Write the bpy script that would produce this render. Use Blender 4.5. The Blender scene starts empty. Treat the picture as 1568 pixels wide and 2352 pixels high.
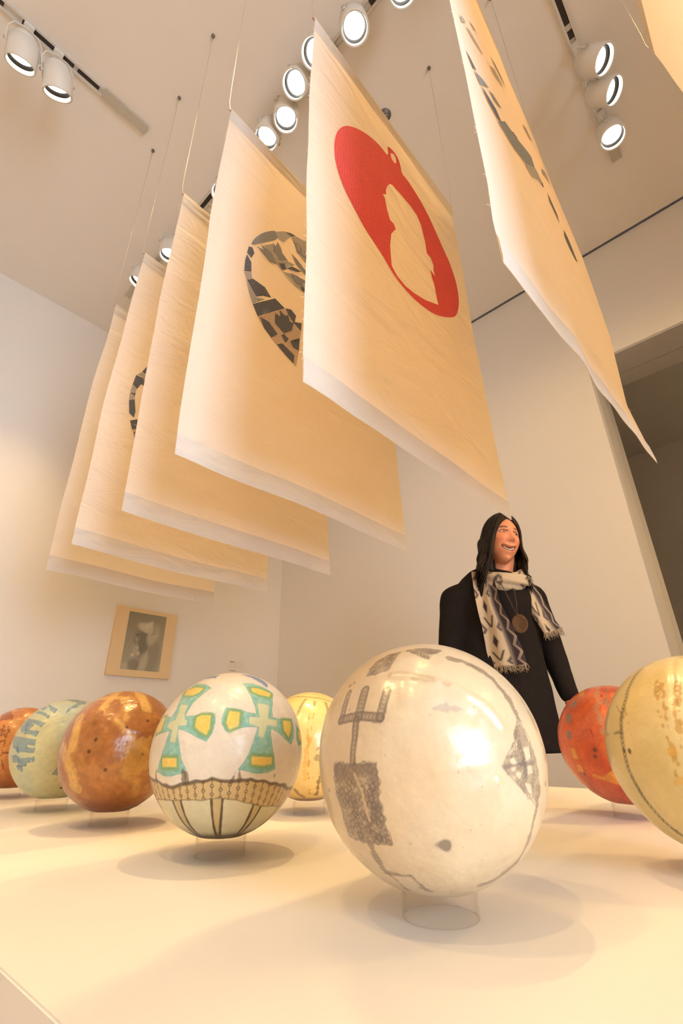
import bpy, bmesh, math, random
import numpy as np
from mathutils import Vector, Matrix, noise
from mathutils.geometry import delaunay_2d_cdt

random.seed(7); rng = np.random.default_rng(7)
sc = bpy.context.scene
COL = sc.collection

# ------------------------------------------------------------------ camera
EYE = np.array([0.0, 0.0, 0.67])
F_PX = 1110.0                                   # 17 mm lens on a 24 x 36 mm frame, held upright
_up = np.array([755-784, 1176+1208, -F_PX]); _up /= np.linalg.norm(_up)
_v = np.array([1898-784, 1176-1665, -F_PX]); _v -= _up*_v.dot(_up); _v /= np.linalg.norm(_v)
ROT = np.array([_v, np.cross(_up, _v), _up])    # world axes (x, y, z) expressed in camera axes
cam = bpy.data.cameras.new('camera'); cam.sensor_fit = 'VERTICAL'; cam.sensor_height = 36.0
cam.lens = F_PX/2352*36.0; cam.clip_start = 0.02
cam_o = bpy.data.objects.new('camera', cam); COL.objects.link(cam_o)
M4 = Matrix.Identity(4)
for i in range(3):
    for j in range(3): M4[i][j] = ROT[i][j]
    M4[i][3] = EYE[i]
cam_o.matrix_world = M4
sc.camera = cam_o

# ------------------------------------------------------------------ world, daylight, exposure
world = bpy.data.worlds.new('world'); sc.world = world; world.use_nodes = True
bg = world.node_tree.nodes['Background']; bg.inputs[0].default_value = (0.62, 0.74, 1.0, 1); bg.inputs[1].default_value = 0.35
sc.view_settings.view_transform = 'Standard'; sc.view_settings.look = 'None'
sc.view_settings.gamma = 1.0; sc.view_settings.use_curve_mapping = False
sc.view_settings.exposure = 0.14
sc.cycles.max_bounces = 7; sc.cycles.diffuse_bounces = 5; sc.cycles.glossy_bounces = 3; sc.cycles.transparent_max_bounces = 16
sc.cycles.use_adaptive_sampling = True; sc.cycles.adaptive_threshold = 0.10; sc.cycles.adaptive_min_samples = 16
sc.cycles.sample_clamp_indirect = 6.0
sc.cycles.use_denoising = True
sc.cycles.caustics_reflective = False; sc.cycles.caustics_refractive = False
WINDOW_POWER = 62.0
SPOT_POWER = 60.0
SPOT_COLOR = (1.0, 0.635, 0.25)
wl = bpy.data.lights.new('window_daylight', 'AREA'); wl.shape = 'RECTANGLE'; wl.size = 1.5; wl.size_y = 2.3
wl.energy = WINDOW_POWER; wl.spread = math.radians(105); wl.color = (0.78, 0.87, 1.0)
wlo = bpy.data.objects.new('window_daylight', wl); COL.objects.link(wlo)
wlo.location = (-0.35, -3.02, 1.30); wlo.rotation_euler = (math.radians(90), 0, 0)   # -Z of lamp towards +Y

# ------------------------------------------------------------------ pixel helpers (a pixel of the photograph to a real point)
def ray(px, py): return ROT @ np.array([px-784.0, 1176.0-py, -F_PX])
def at_x(px, py, x): d = ray(px, py); return EYE + d*(x/d[0])
def at_y(px, py, y): d = ray(px, py); return EYE + d*(y/d[1])
def at_z(px, py, z): d = ray(px, py); return EYE + d*((z-EYE[2])/d[2])

# ------------------------------------------------------------------ basic builders
def lin(r, g, b):
    f = lambda c: (c/255/12.92) if c/255 <= 0.04045 else ((c/255+0.055)/1.055)**2.4
    return (f(r), f(g), f(b))

def tag(o, label=None, cat=None, group=None, kind=None):
    if label: o['label'] = label
    if cat: o['category'] = cat
    if group: o['group'] = group
    if kind: o['kind'] = kind
    return o

def empty(name, loc, label, cat, group=None, rotz=0.0):
    o = bpy.data.objects.new(name, None); COL.objects.link(o); o.empty_display_size = 0.1
    o.location = loc; o.rotation_euler = (0, 0, rotz)
    return tag(o, label, cat, group)

def mesh_obj(name, verts, faces, mat, parent=None, smooth=False, col=None, origin=None):
    """verts are in the parent's local space (or the world when there is no parent)"""
    me = bpy.data.meshes.new(name)
    verts = np.asarray(verts, dtype=np.float32)
    if origin is not None: verts = verts - np.asarray(origin, dtype=np.float32)
    if isinstance(faces, np.ndarray) and faces.ndim == 2:
        n, k = faces.shape
        me.vertices.add(len(verts)); me.vertices.foreach_set('co', verts.ravel())
        me.loops.add(n*k); me.loops.foreach_set('vertex_index', faces.astype(np.int32).ravel())
        me.polygons.add(n); me.polygons.foreach_set('loop_start', np.arange(0, n*k, k, dtype=np.int32))
        me.polygons.foreach_set('loop_total', np.full(n, k, dtype=np.int32))
        me.update(calc_edges=True); me.validate()
    else:
        me.from_pydata([tuple(map(float, v)) for v in verts], [], [tuple(map(int, f)) for f in faces]); me.update()
    if smooth: me.polygons.foreach_set('use_smooth', np.ones(len(me.polygons), dtype=bool))
    if mat: me.materials.append(mat)
    if col is not None:
        a = me.color_attributes.new('paint', 'FLOAT_COLOR', 'POINT')
        c4 = np.ones((len(verts), 4), dtype=np.float32); c4[:, :3] = col
        a.data.foreach_set('color', c4.ravel())
    o = bpy.data.objects.new(name, me); COL.objects.link(o)
    if origin is not None: o.location = [float(c) for c in origin]
    if parent: o.parent = parent
    return o

class MB:
    def __init__(s): s.v = []; s.f = []
    def add(s, vs, fs):
        n = len(s.v); s.v += [tuple(map(float, v)) for v in vs]; s.f += [tuple(i+n for i in f) for f in fs]; return s
    def box(s, a, b):
        (x0, y0, z0), (x1, y1, z1) = a, b
        return s.add([(x0,y0,z0),(x1,y0,z0),(x1,y1,z0),(x0,y1,z0),(x0,y0,z1),(x1,y0,z1),(x1,y1,z1),(x0,y1,z1)],
                     [(3,2,1,0),(4,5,6,7),(0,1,5,4),(1,2,6,5),(2,3,7,6),(3,0,4,7)])
    def bevbox(s, a, b, r=0.004):
        bm = bmesh.new(); bmesh.ops.create_cube(bm, size=1.0)
        for v in bm.verts: v.co = [a[i] + (v.co[i]+0.5)*(b[i]-a[i]) for i in range(3)]
        bmesh.ops.bevel(bm, geom=list(bm.edges), offset=r, segments=2, affect='EDGES')
        bm.verts.index_update(); s.add([v.co[:] for v in bm.verts], [[v.index for v in f.verts] for f in bm.faces]); bm.free(); return s
    def tube(s, pts, radii, n=8, cap=True):
        pts = [np.asarray(p, float) for p in pts]; m = len(pts)
        if not hasattr(radii, '__len__'): radii = [radii]*m
        rings = []; ref = None
        for i in range(m):
            t = pts[min(i+1, m-1)] - pts[max(i-1, 0)]; t /= (np.linalg.norm(t)+1e-12)
            if ref is None: ref = np.array([0, 0, 1.0]) if abs(t[2]) < .9 else np.array([1.0, 0, 0])
            a = np.cross(t, ref); a /= (np.linalg.norm(a)+1e-12); b = np.cross(t, a); ref = np.cross(a, t)
            rings.append([pts[i] + radii[i]*(math.cos(2*math.pi*k/n)*a + math.sin(2*math.pi*k/n)*b) for k in range(n)])
        vs = [p for r in rings for p in r]
        fs = [(i*n+k, i*n+(k+1) % n, (i+1)*n+(k+1) % n, (i+1)*n+k) for i in range(m-1) for k in range(n)]
        if cap: fs += [tuple(range(n))[::-1], tuple((m-1)*n+k for k in range(n))]
        return s.add(vs, fs)
    def lathe(s, prof, n=40, axis_pt=(0, 0, 0), closed=False):
        vs = []; fs = []; m = len(prof); x0, y0, z0 = axis_pt
        for (r, z) in prof:
            for k in range(n):
                a = 2*math.pi*k/n; vs.append((x0+r*math.cos(a), y0+r*math.sin(a), z0+z))
        for i in range(m-1 if not closed else m):
            j = (i+1) % m
            for k in range(n):
                l = (k+1) % n; fs.append((i*n+k, i*n+l, j*n+l, j*n+k))
        return s.add(vs, fs)
    def ball(s, c, r, nu=16, nv=10):
        c = np.asarray(c, float); r = np.asarray(r if hasattr(r, '__len__') else (r, r, r), float)
        vs = [c+r*np.array([0, 0, 1])]
        for i in range(1, nv):
            for k in range(nu):
                a = math.pi*i/nv; b = 2*math.pi*k/nu
                vs.append(c + r*np.array([math.sin(a)*math.cos(b), math.sin(a)*math.sin(b), math.cos(a)]))
        vs.append(c-r*np.array([0, 0, 1])); L = len(vs)-1
        fs = [(0, 1+k, 1+(k+1) % nu) for k in range(nu)]
        fs += [(1+i*nu+k, 1+(i+1)*nu+k, 1+(i+1)*nu+(k+1) % nu, 1+i*nu+(k+1) % nu) for i in range(nv-2) for k in range(nu)]
        fs += [(1+(nv-2)*nu+k, L, 1+(nv-2)*nu+(k+1) % nu) for k in range(nu)]
        return s.add(vs, fs)
    def capsule(s, p0, p1, r0, r1, n=16):
        p0 = np.asarray(p0, float); p1 = np.asarray(p1, float); d = p1-p0; L = np.linalg.norm(d); d /= L
        pts = []; rr = []
        for k in range(5): a = math.pi/2*(k/5+.02); pts.append(p0-d*r0*math.cos(a)); rr.append(r0*math.sin(a))
        for k in range(5): t = k/4; pts.append(p0+d*L*t); rr.append(r0+(r1-r0)*t)
        for k in range(5): a = math.pi/2*((k+1)/5-.02); pts.append(p1+d*r1*math.sin(a)); rr.append(r1*math.cos(a))
        return s.tube(pts, rr, n)
    def build(s, name, mat, parent=None, smooth=False, origin=None):
        return mesh_obj(name, s.v, s.f, mat, parent, smooth, origin=origin)

# ------------------------------------------------------------------ materials
def newmat(name):
    m = bpy.data.materials.new(name); m.use_nodes = True
    nt = m.node_tree; b = nt.nodes['Principled BSDF']; return m, nt, b
def node(nt, t, **kw):
    n = nt.nodes.new(t)
    for k, v in kw.items():
        if k in n.inputs.keys(): n.inputs[k].default_value = v
        else: setattr(n, k, v)
    return n
def plain(name, rgb, rough=0.6, metal=0.0, var=0.05, scale=6.0, bump=0.0, bscale=60.0, spec=0.5, coat=0.0):
    m, nt, b = newmat(name)
    tc = node(nt, 'ShaderNodeTexCoord')
    nz = node(nt, 'ShaderNodeTexNoise', Scale=scale, Detail=5.0); nt.links.new(tc.outputs['Object'], nz.inputs['Vector'])
    mx = node(nt, 'ShaderNodeMix', data_type='RGBA')
    mx.inputs['A'].default_value = (*[c*(1-var) for c in rgb], 1); mx.inputs['B'].default_value = (*[min(1, c*(1+var)) for c in rgb], 1)
    nt.links.new(nz.outputs['Fac'], mx.inputs['Factor']); nt.links.new(mx.outputs['Result'], b.inputs['Base Color'])
    b.inputs['Roughness'].default_value = rough; b.inputs['Metallic'].default_value = metal
    b.inputs['Specular IOR Level'].default_value = spec; b.inputs['Coat Weight'].default_value = coat
    if bump:
        n2 = node(nt, 'ShaderNodeTexNoise', Scale=bscale, Detail=6.0); nt.links.new(tc.outputs['Object'], n2.inputs['Vector'])
        bp = node(nt, 'ShaderNodeBump', Strength=bump, Distance=0.01)
        nt.links.new(n2.outputs['Fac'], bp.inputs['Height']); nt.links.new(bp.outputs['Normal'], b.inputs['Normal'])
    return m
def emit(name, rgb, strength):
    m, nt, b = newmat(name); b.inputs['Base Color'].default_value = (*rgb, 1)
    b.inputs['Emission Color'].default_value = (*rgb, 1); b.inputs['Emission Strength'].default_value = strength
    return m
def painted(name, rough=0.35, coat=0.25, bump=0.25, bscale=35.0, var=0.10, sss=0.0):
    """vertex paint 'paint' varied by noise, with a waxy finish"""
    m, nt, b = newmat(name)
    at = node(nt, 'ShaderNodeAttribute'); at.attribute_name = 'paint'
    tc = node(nt, 'ShaderNodeTexCoord')
    nz = node(nt, 'ShaderNodeTexNoise', Scale=bscale, Detail=8.0, Roughness=0.65); nt.links.new(tc.outputs['Object'], nz.inputs['Vector'])
    mr = node(nt, 'ShaderNodeMapRange'); mr.inputs['From Min'].default_value = .25; mr.inputs['From Max'].default_value = .75
    mr.inputs['To Min'].default_value = 1-var; mr.inputs['To Max'].default_value = 1+var*.5; nt.links.new(nz.outputs['Fac'], mr.inputs['Value'])
    mx = node(nt, 'ShaderNodeVectorMath', operation='SCALE'); nt.links.new(at.outputs['Color'], mx.inputs[0]); nt.links.new(mr.outputs['Result'], mx.inputs['Scale'])
    nt.links.new(mx.outputs['Vector'], b.inputs['Base Color'])
    b.inputs['Roughness'].default_value = rough; b.inputs['Coat Weight'].default_value = coat; b.inputs['Coat Roughness'].default_value = 0.18
    if bump:
        n2 = node(nt, 'ShaderNodeTexNoise', Scale=bscale*1.6, Detail=6.0); nt.links.new(tc.outputs['Object'], n2.inputs['Vector'])
        bp = node(nt, 'ShaderNodeBump', Strength=bump, Distance=0.004)
        nt.links.new(n2.outputs['Fac'], bp.inputs['Height']); nt.links.new(bp.outputs['Normal'], b.inputs['Normal'])
    return m

M = {}
M['wall'] = plain('wall_paint', (.80, .77, .73), .75, var=.012, scale=1.2, bump=.03, bscale=180)
M['ceiling'] = plain('ceiling_paint', (.80, .76, .71), .85, var=.012, scale=1.0)
M['trim'] = plain('door_trim_paint', (.50, .48, .46), .6, var=.03)
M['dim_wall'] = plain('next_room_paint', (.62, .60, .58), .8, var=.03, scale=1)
M['floor'] = plain('floor_concrete', (.56, .49, .41), .45, var=.12, scale=2.0, bump=.05)
M['plinth'] = plain('plinth_paint', (.86, .84, .80), .50, var=.012, scale=1.5, spec=.3)
M['white_metal'] = plain('lamp_enamel', (.74, .72, .67), .45, var=.02)
M['black_metal'] = plain('black_baffle', (.012, .010, .009), .5)
M['slot'] = plain('track_slot_dark', (.03, .022, .02), .6)
M['rail'] = plain('track_rail_white', (.66, .63, .58), .5)
M['plug'] = plain('track_end_plate', (.50, .46, .38), .6)
M['lamp'] = emit('lamp_face', (1.0, .93, .80), 9.0)
M['wire'] = plain('steel_wire', (.60, .52, .42), .35, metal=.7)
M['hook'] = plain('ceiling_hook_metal', (.22, .19, .16), .5, metal=.5)
M['dowel'] = plain('wooden_dowel', (.45, .24, .12), .6, var=.2, scale=30)

def cloth(name, rgb, trans, mixf):
    m, nt, b = newmat(name)
    out = nt.nodes['Material Output']
    tc = node(nt, 'ShaderNodeTexCoord')
    mp = node(nt, 'ShaderNodeMapping'); mp.inputs['Rotation'].default_value = (0, .65, 0); mp.inputs['Scale'].default_value = (1.5, 1.5, 4.0)
    nt.links.new(tc.outputs['Object'], mp.inputs['Vector'])
    nz = node(nt, 'ShaderNodeTexNoise', Scale=2.2, Detail=6.0, Distortion=.8); nt.links.new(mp.outputs['Vector'], nz.inputs['Vector'])
    fine = node(nt, 'ShaderNodeTexNoise', Scale=350.0, Detail=2.0); nt.links.new(tc.outputs['Object'], fine.inputs['Vector'])
    mott = node(nt, 'ShaderNodeTexNoise', Scale=4.0, Detail=4.0); nt.links.new(tc.outputs['Object'], mott.inputs['Vector'])
    mx = node(nt, 'ShaderNodeMix', data_type='RGBA')
    mx.inputs['A'].default_value = (*[c*.94 for c in rgb], 1); mx.inputs['B'].default_value = (*rgb, 1)
    nt.links.new(mott.outputs['Fac'], mx.inputs['Factor'])
    bp = node(nt, 'ShaderNodeBump', Strength=.7, Distance=.032); nt.links.new(nz.outputs['Fac'], bp.inputs['Height'])
    bp2 = node(nt, 'ShaderNodeBump', Strength=.15, Distance=.002); nt.links.new(fine.outputs['Fac'], bp2.inputs['Height']); nt.links.new(bp.outputs['Normal'], bp2.inputs['Normal'])
    d = node(nt, 'ShaderNodeBsdfDiffuse'); t = node(nt, 'ShaderNodeBsdfTranslucent'); t.inputs['Color'].default_value = (*trans, 1)
    nt.links.new(mx.outputs['Result'], d.inputs['Color'])
    nt.links.new(bp2.outputs['Normal'], d.inputs['Normal']); nt.links.new(bp2.outputs['Normal'], t.inputs['Normal'])
    ms = node(nt, 'ShaderNodeMixShader'); ms.inputs[0].default_value = mixf
    nt.links.new(d.outputs[0], ms.inputs[1]); nt.links.new(t.outputs[0], ms.inputs[2]); nt.links.new(ms.outputs[0], out.inputs['Surface'])
    return m
M['cloth'] = cloth('cotton_banner', (.88, .86, .83), (1.0, .76, .42), .46)
M['hem'] = cloth('cotton_hem', (.70, .67, .62), (.86, .68, .45), .20)

def fabric(name, base, dot, scale, size, kind='dots'):
    m, nt, b = newmat(name)
    tc = node(nt, 'ShaderNodeTexCoord'); sp = node(nt, 'ShaderNodeSeparateXYZ'); nt.links.new(tc.outputs['Object'], sp.inputs[0])
    cb = node(nt, 'ShaderNodeCombineXYZ'); nt.links.new(sp.outputs['X'], cb.inputs['X']); nt.links.new(sp.outputs['Z'], cb.inputs['Y'])
    if kind == 'dots':
        vo = node(nt, 'ShaderNodeTexVoronoi', Scale=scale, Randomness=.15); vo.voronoi_dimensions = '2D'
        nt.links.new(cb.outputs[0], vo.inputs['Vector'])
        cmp = node(nt, 'ShaderNodeMath', operation='LESS_THAN'); nt.links.new(vo.outputs['Distance'], cmp.inputs[0]); cmp.inputs[1].default_value = size
    else:
        ch = node(nt, 'ShaderNodeTexChecker', Scale=scale); nt.links.new(cb.outputs[0], ch.inputs['Vector'])
        cmp = node(nt, 'ShaderNodeMath', operation='MULTIPLY'); nt.links.new(ch.outputs['Fac'], cmp.inputs[0]); cmp.inputs[1].default_value = size
    nz = node(nt, 'ShaderNodeTexNoise', Scale=9.0, Detail=4.0); nt.links.new(tc.outputs['Object'], nz.inputs['Vector'])
    m0 = node(nt, 'ShaderNodeMix', data_type='RGBA'); m0.inputs['A'].default_value = (*[c*.85 for c in base], 1); m0.inputs['B'].default_value = (*[min(1, c*1.12) for c in base], 1)
    nt.links.new(nz.outputs['Fac'], m0.inputs['Factor'])
    mx = node(nt, 'ShaderNodeMix', data_type='RGBA'); nt.links.new(m0.outputs['Result'], mx.inputs['A']); mx.inputs['B'].default_value = (*dot, 1)
    nt.links.new(cmp.outputs[0], mx.inputs['Factor']); nt.links.new(mx.outputs['Result'], b.inputs['Base Color'])
    b.inputs['Roughness'].default_value = .9; b.inputs['Specular IOR Level'].default_value = .15
    return m
M['red_print'] = fabric('red_dotted_cotton', (.72, .055, .062), (.92, .50, .45), 150, .20)
M['navy_print'] = fabric('navy_dotted_cotton', (.065, .078, .115), (.36, .38, .42), 190, .24)
M['grey_print'] = fabric('grey_dotted_cotton', (.20, .22, .25), (.48, .50, .50), 170, .22)
M['pale_print'] = fabric('pale_grey_cotton', (.34, .34, .33), (.48, .46, .42), 110, .3)
M['check_print'] = fabric('beige_check_cotton', (.62, .50, .38), (.25, .20, .17), 230, .6, 'check')

# ================================================================== THE SETTING
CEIL = 3.87; XW = 3.04; YW = 3.587; X0 = -3.3; Y0 = -3.1
def struct(name, mb, mat, label):
    o = mb.build(name, mat); tag(o, label, None, None, 'structure'); return o
struct('floor', MB().box((X0-.2, Y0-.2, -.1), (XW+.41, YW+.2, 0)), M['floor'], 'grey-brown polished gallery floor')
struct('ceiling', MB().box((X0-.2, Y0-.2, CEIL), (XW-.022, YW+.2, CEIL+.12)).box((XW-.022, Y0-.2, CEIL+.09), (XW+.41, YW+.2, CEIL+.12)), M['ceiling'], 'plain off-white gallery ceiling')
DY0, DY1, DZ = -1.15, .487, 2.955
wr = MB()
wr.box((XW, DY1, 0), (XW+.395, YW+.2, CEIL)).box((XW, Y0-.2, 0), (XW+.395, DY0, CEIL)).box((XW, DY0, DZ), (XW+.395, DY1, CEIL))
struct('wall_right', wr, M['wall'], 'long white gallery wall behind the woman, with a wide doorway')
struct('wall_far', MB().box((X0-.2, YW, 0), (XW, YW+.2, CEIL)), M['wall'], 'white end wall that carries the framed portrait')
struct('wall_left', MB().box((X0-.2, Y0-.2, 0), (X0, YW, CEIL)), M['wall'], 'white side wall out of view')
wb = MB(); wx0, wx1, wz0, wz1 = -1.15, .45, .1, 2.5
wb.box((X0, Y0-.2, 0), (wx0, Y0, CEIL)).box((wx1, Y0-.2, 0), (XW, Y0, CEIL)).box((wx0, Y0-.2, wz1), (wx1, Y0, CEIL)).box((wx0, Y0-.2, 0), (wx1, Y0, wz0))
struct('wall_back', wb, M['wall'], 'white wall behind the camera with a tall window')
fr = MB()
for a, b in (((wx0, wz0), (wx0+.05, wz1)), ((wx1-.05, wz0), (wx1, wz1)), ((wx0, wz1-.05), (wx1, wz1)), ((wx0, wz0), (wx1, wz0+.05)), ((-.375, wz0), (-.325, wz1))):
    fr.box((a[0], Y0-.12, a[1]), (b[0], Y0-.06, b[1]))
win = struct('window_1', fr, M['trim'], 'tall daylight window frame behind the camera')

# door lining: a flat painted lining that leaves a fine shadow groove in the soffit and jamb
dl = MB()
for xa, xb in ((XW+.004, XW+.232), (XW+.240, XW+.393)):
    dl.box((xa, DY1-.014, 0), (xb, DY1-.0005, DZ-.014))
    dl.box((xa, DY0+.0005, 0), (xb, DY0+.014, DZ-.014))
    dl.box((xa, DY0+.0005, DZ-.014), (xb, DY1-.0005, DZ-.0005))
struct('trim_1', dl, M['trim'], 'grey painted lining of the doorway')
# room beyond
nx1 = 5.62
struct('floor_2', MB().box((XW+.42, -3.3, -.1), (nx1+.2, 3.787, 0)), M['floor'], 'floor of the dim room beyond the doorway')
struct('ceiling_2', MB().box((XW+.40, -3.3, 3.47), (nx1+.2, 3.787, 3.6)), M['dim_wall'], 'ceiling of the dim room beyond the doorway')
struct('wall_beyond', MB().box((nx1, -3.3, 0), (nx1+.2, 3.787, 3.47)).box((XW+.4, 3.587, 0), (nx1, 3.787, 3.47)).box((XW+.4, -3.3, 0), (nx1, -3.1, 3.47)), M['dim_wall'], 'wall of the dim room beyond the doorway')

nl = bpy.data.lights.new('next_room_fill', 'POINT'); nl.energy = 14; nl.color = (1, .72, .45); nl.shadow_soft_size = .1  # added fill light that lifts the dim room, no lamp seen there
nlo = bpy.data.objects.new('next_room_fill', nl); COL.objects.link(nlo); nlo.location = (4.5, -2.4, 2.6)
# ================================================================== PLINTH
PT = 0.51
pl = MB().bevbox((.180, -.75, .012), (1.860, 3.0, PT), .0015).build('display_plinth', M['plinth'])
tag(pl, 'long low white display plinth carrying the rows of painted balls', 'plinth')
# ================================================================== TRACKS AND SPOTLIGHTS
def track(label, p0, p1, slots, plates):
    """ceiling track between two points (along x or y); slots are dark open stretches, plates the closed end stretches"""
    p0 = np.array(p0, float); p1 = np.array(p1, float); d = p1-p0; L = np.linalg.norm(d[:2]); ax = 0 if abs(d[0]) > abs(d[1]) else 1
    root = empty('light_track', (*((p0+p1)/2)[:2], CEIL-.012), label, 'track')
    ox = np.array([*((p0+p1)/2)[:2], CEIL-.012])
    def seg(a, b, w, z0, z1):
        mb = MB()
        if ax == 0: mb.box((a-ox[0], p0[1]-w-ox[1], z0), (b-ox[0], p0[1]+w-ox[1], z1))
        else: mb.box((p0[0]-w-ox[0], a-ox[1], z0), (p0[0]+w-ox[0], b-ox[1], z1))
        return mb
    a, b = sorted((p0[ax], p1[ax]))
    for o in (-1, 1):
        w = .019
        mb = MB()
        if ax == 0: mb.box((a-ox[0], p0[1]+o*w-.006-ox[1], -.004), (b-ox[0], p0[1]+o*w+.006-ox[1], .012))
        else: mb.box((p0[0]+o*w-.006-ox[0], a-ox[1], -.004), (p0[0]+o*w+.006-ox[0], b-ox[1], .012))
        mb.build('rail', M['rail'], root)
    seg(a, b, .0125, .006, .012).build('cover_strip', M['rail'], root)
    for s0, s1 in slots: tag(seg(s0, s1, .0120, .002, .0058).build('slot', M['slot'], root), 'dark open slot')
    for s0, s1 in plates: tag(seg(s0, s1, .026, -.008, .0118).build('end_plate', M['plug'], root), 'beige closing plate')
    return root
track('long white ceiling track over the middle of the plinth', (.905, -1.4, 0), (.905, 3.1, 0),
      [(-1.3, -.2), (.13, .30), (.55, .60), (.71, .76), (1.88, 2.22)], [])
track('short white ceiling track at the upper left with a beige end plate', (-1.5, 1.885, 0), (.30, 1.885, 0),
      [(-1.4, -.42), (-.38, -.28), (-.20, -.05), (-.03, .04), (.06, .17)], [(.19, .44)])
track('white ceiling track at the upper right with a beige end plate', (.6, -.07, 0), (2.30, -.07, 0),
      [(.7, 1.63), (1.66, 1.70), (2.02, 2.06)], [(2.28, 2.47)])

def aim_matrix(d):
    d = np.array(d, float); d /= np.linalg.norm(d); z = -d
    x = np.cross([0, 1, 0.001], z); x /= np.linalg.norm(x); y = np.cross(z, x)
    return np.array([x, y, z]).T
HOUSE = [(0, .150), (.020, .149), (.040, .142), (.052, .128), (.055, .118), (.057, .112), (.066, .108), (.0665, .06), (.0665, .004), (.065, 0), (.0605, 0), (.0600, .006)]
RIM = [(.0600, .0), (.0598, .004), (.0585, .020), (.0560, .021), (.0560, .019), (.0582, .002)]
BAFF = [(.0572, .0215), (.0560, .036), (.0480, .040), (.0480, .038), (.0540, .034), (.0555, .0215)]
FACE = [(0, .044), (.03, .0445), (.0525, .042), (.0525, .039), (.03, .0385), (0, .036)]
def spotlight(label, lens, aim, track_pt, lit=True, power=1.0, cone=56, soft=.026):
    """lens = centre of the open front; aim = direction of the beam; track_pt = (x, y) of the plug in the track"""
    root = empty('track_spotlight', (track_pt[0], track_pt[1], CEIL-.016), label, 'spotlight', 'white cylinder spotlights on the ceiling tracks')
    base = np.array([track_pt[0], track_pt[1], CEIL-.016]); R3 = aim_matrix(aim); lens = np.array(lens, float)
    def put(mb, name, mat, smooth=True, parent=root, lbl=None):
        vs = (np.array(mb.v) @ R3.T) + lens - base
        o = mesh_obj(name, vs, mb.f, mat, parent, smooth)
        if lbl: o['label'] = lbl
        return o
    h = put(MB().lathe(HOUSE, 40), 'housing', M['white_metal'])
    put(MB().lathe(RIM, 40, closed=True), 'rim', M['white_metal'], lbl='bright inner rim')
    put(MB().lathe(BAFF, 40, closed=True), 'baffle', M['black_metal'], lbl='black baffle ring')
    put(MB().lathe(FACE, 40), 'lamp', M['lamp'], lbl='glowing lamp face')
    yk = MB(); piv = np.array([0, 0, .075])
    for s in (-1, 1):
        yk.tube([(s*.068, 0, .075), (s*.073, 0, .075)], .008, 12)
        yk.tube([(s*.0715, 0, .075), (s*.0705, 0, .135), (s*.050, 0, .168), (0, 0, .178)], .0032, 8)
    vs = (np.array(yk.v) @ R3.T) + lens - base
    y = mesh_obj('yoke', vs, yk.f, M['white_metal'], root, False)
    for s_ in (-1, 1):
        kn = MB().tube([(s_*.0725, 0, .075), (s_*.079, 0, .075)], .008, 10)
        mesh_obj('knob', (np.array(kn.v) @ R3.T) + lens - base, kn.f, M['plug'], y, False)
    top = R3 @ np.array([0, 0, .178]) + lens - base
    st = MB().tube([top, (0, 0, -.02)], .006, 8); st.bevbox((-.022, -.022, -.028), (.022, .022, .004), .003)
    st.build('adapter', M['white_metal'], root)
    if lit:
        l = bpy.data.lights.new('spot', 'SPOT'); l.energy = SPOT_POWER*power; l.color = SPOT_COLOR
        l.spot_size = math.radians(cone); l.spot_blend = .75; l.shadow_soft_size = soft
        lo = bpy.data.objects.new('spot', l); COL.objects.link(lo)
        a = np.array(aim, float); a /= np.linalg.norm(a)
        lo.location = [float(c) for c in lens + a*.012]
        lo.rotation_euler = Vector(a).to_track_quat('-Z', 'Y').to_euler()
    return root
ZL = 3.60
def mid(px, py, aim, label, **k):
    p = at_z(px, py, ZL); spotlight(label, p, aim, (.905, p[1] - aim[1]*.10), **k)
mid(815, 66, (-.04, -.12, -1), 'lit spotlight glaring just right of the red oval banner top corner', power=1.45)
mid(718, 122, (-.50, .10, -1), 'lit spotlight half hidden by the upper left corner of the red oval banner', power=.4)
mid(674, 194, (-.42, .08, -1), 'lit spotlight left of the red oval banner, tilted to the left', power=.4)
mid(656, 276, (-.03, -.04, -1), 'lit spotlight below the tilted one, above the patchwork banner', power=1.2)
mid(610, 320, (-.15, .10, -1), 'lit spotlight mostly hidden behind the top edge of the patchwork banner', power=.5)
mid(507, 447, (-.35, .10, -1), 'lit spotlight peeping out left of the patchwork banner beside a dark slot', power=.5)
mid(388, 588, (.05, .05, -1), 'lit spotlight above the top edge of the second farthest banner', power=.8)
mid(315, 650, (-.2, .3, -1), 'lit spotlight farthest along the middle track, mostly behind the banners', power=.8)
mid(925, -24, (0, -.1, -1), 'lit spotlight at the top edge of the photo between the red and the blue banner', power=.2)
for y, ax, nm in ((.02, -.15, 'above the camera'), (-.35, .1, 'just behind the camera')):
    spotlight('lit spotlight on the middle track '+nm, (.90+ax*.1, y, ZL), (ax, .05, -1), (.905, y), power=.2)
def side(px, py, aim, label, ty, **k):
    p = at_z(px, py, ZL); spotlight(label, p, aim, (p[0] - aim[0]*.10, ty), **k)
side(46, 150, (.30, .75, -1.5), 'spotlight at the upper left corner, turned towards the portrait wall', 1.885, power=.28, cone=72)
side(132, 218, (.60, .75, -1.5), 'second spotlight on the left track, turned towards the portrait', 1.885, power=.28, cone=72)
side(1389, 137, (.10, -.62, -.85), 'lit spotlight highest of the three at the upper right, turned right', -.07, power=.3)
side(1412, 208, (.12, -.70, -.85), 'lit spotlight in the middle of the three at the upper right, turned right', -.07, power=.3)
side(1408, 316, (-.10, -.04, -1), 'lowest and brightest of the three lit spotlights at the upper right', -.07, power=.5)
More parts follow.
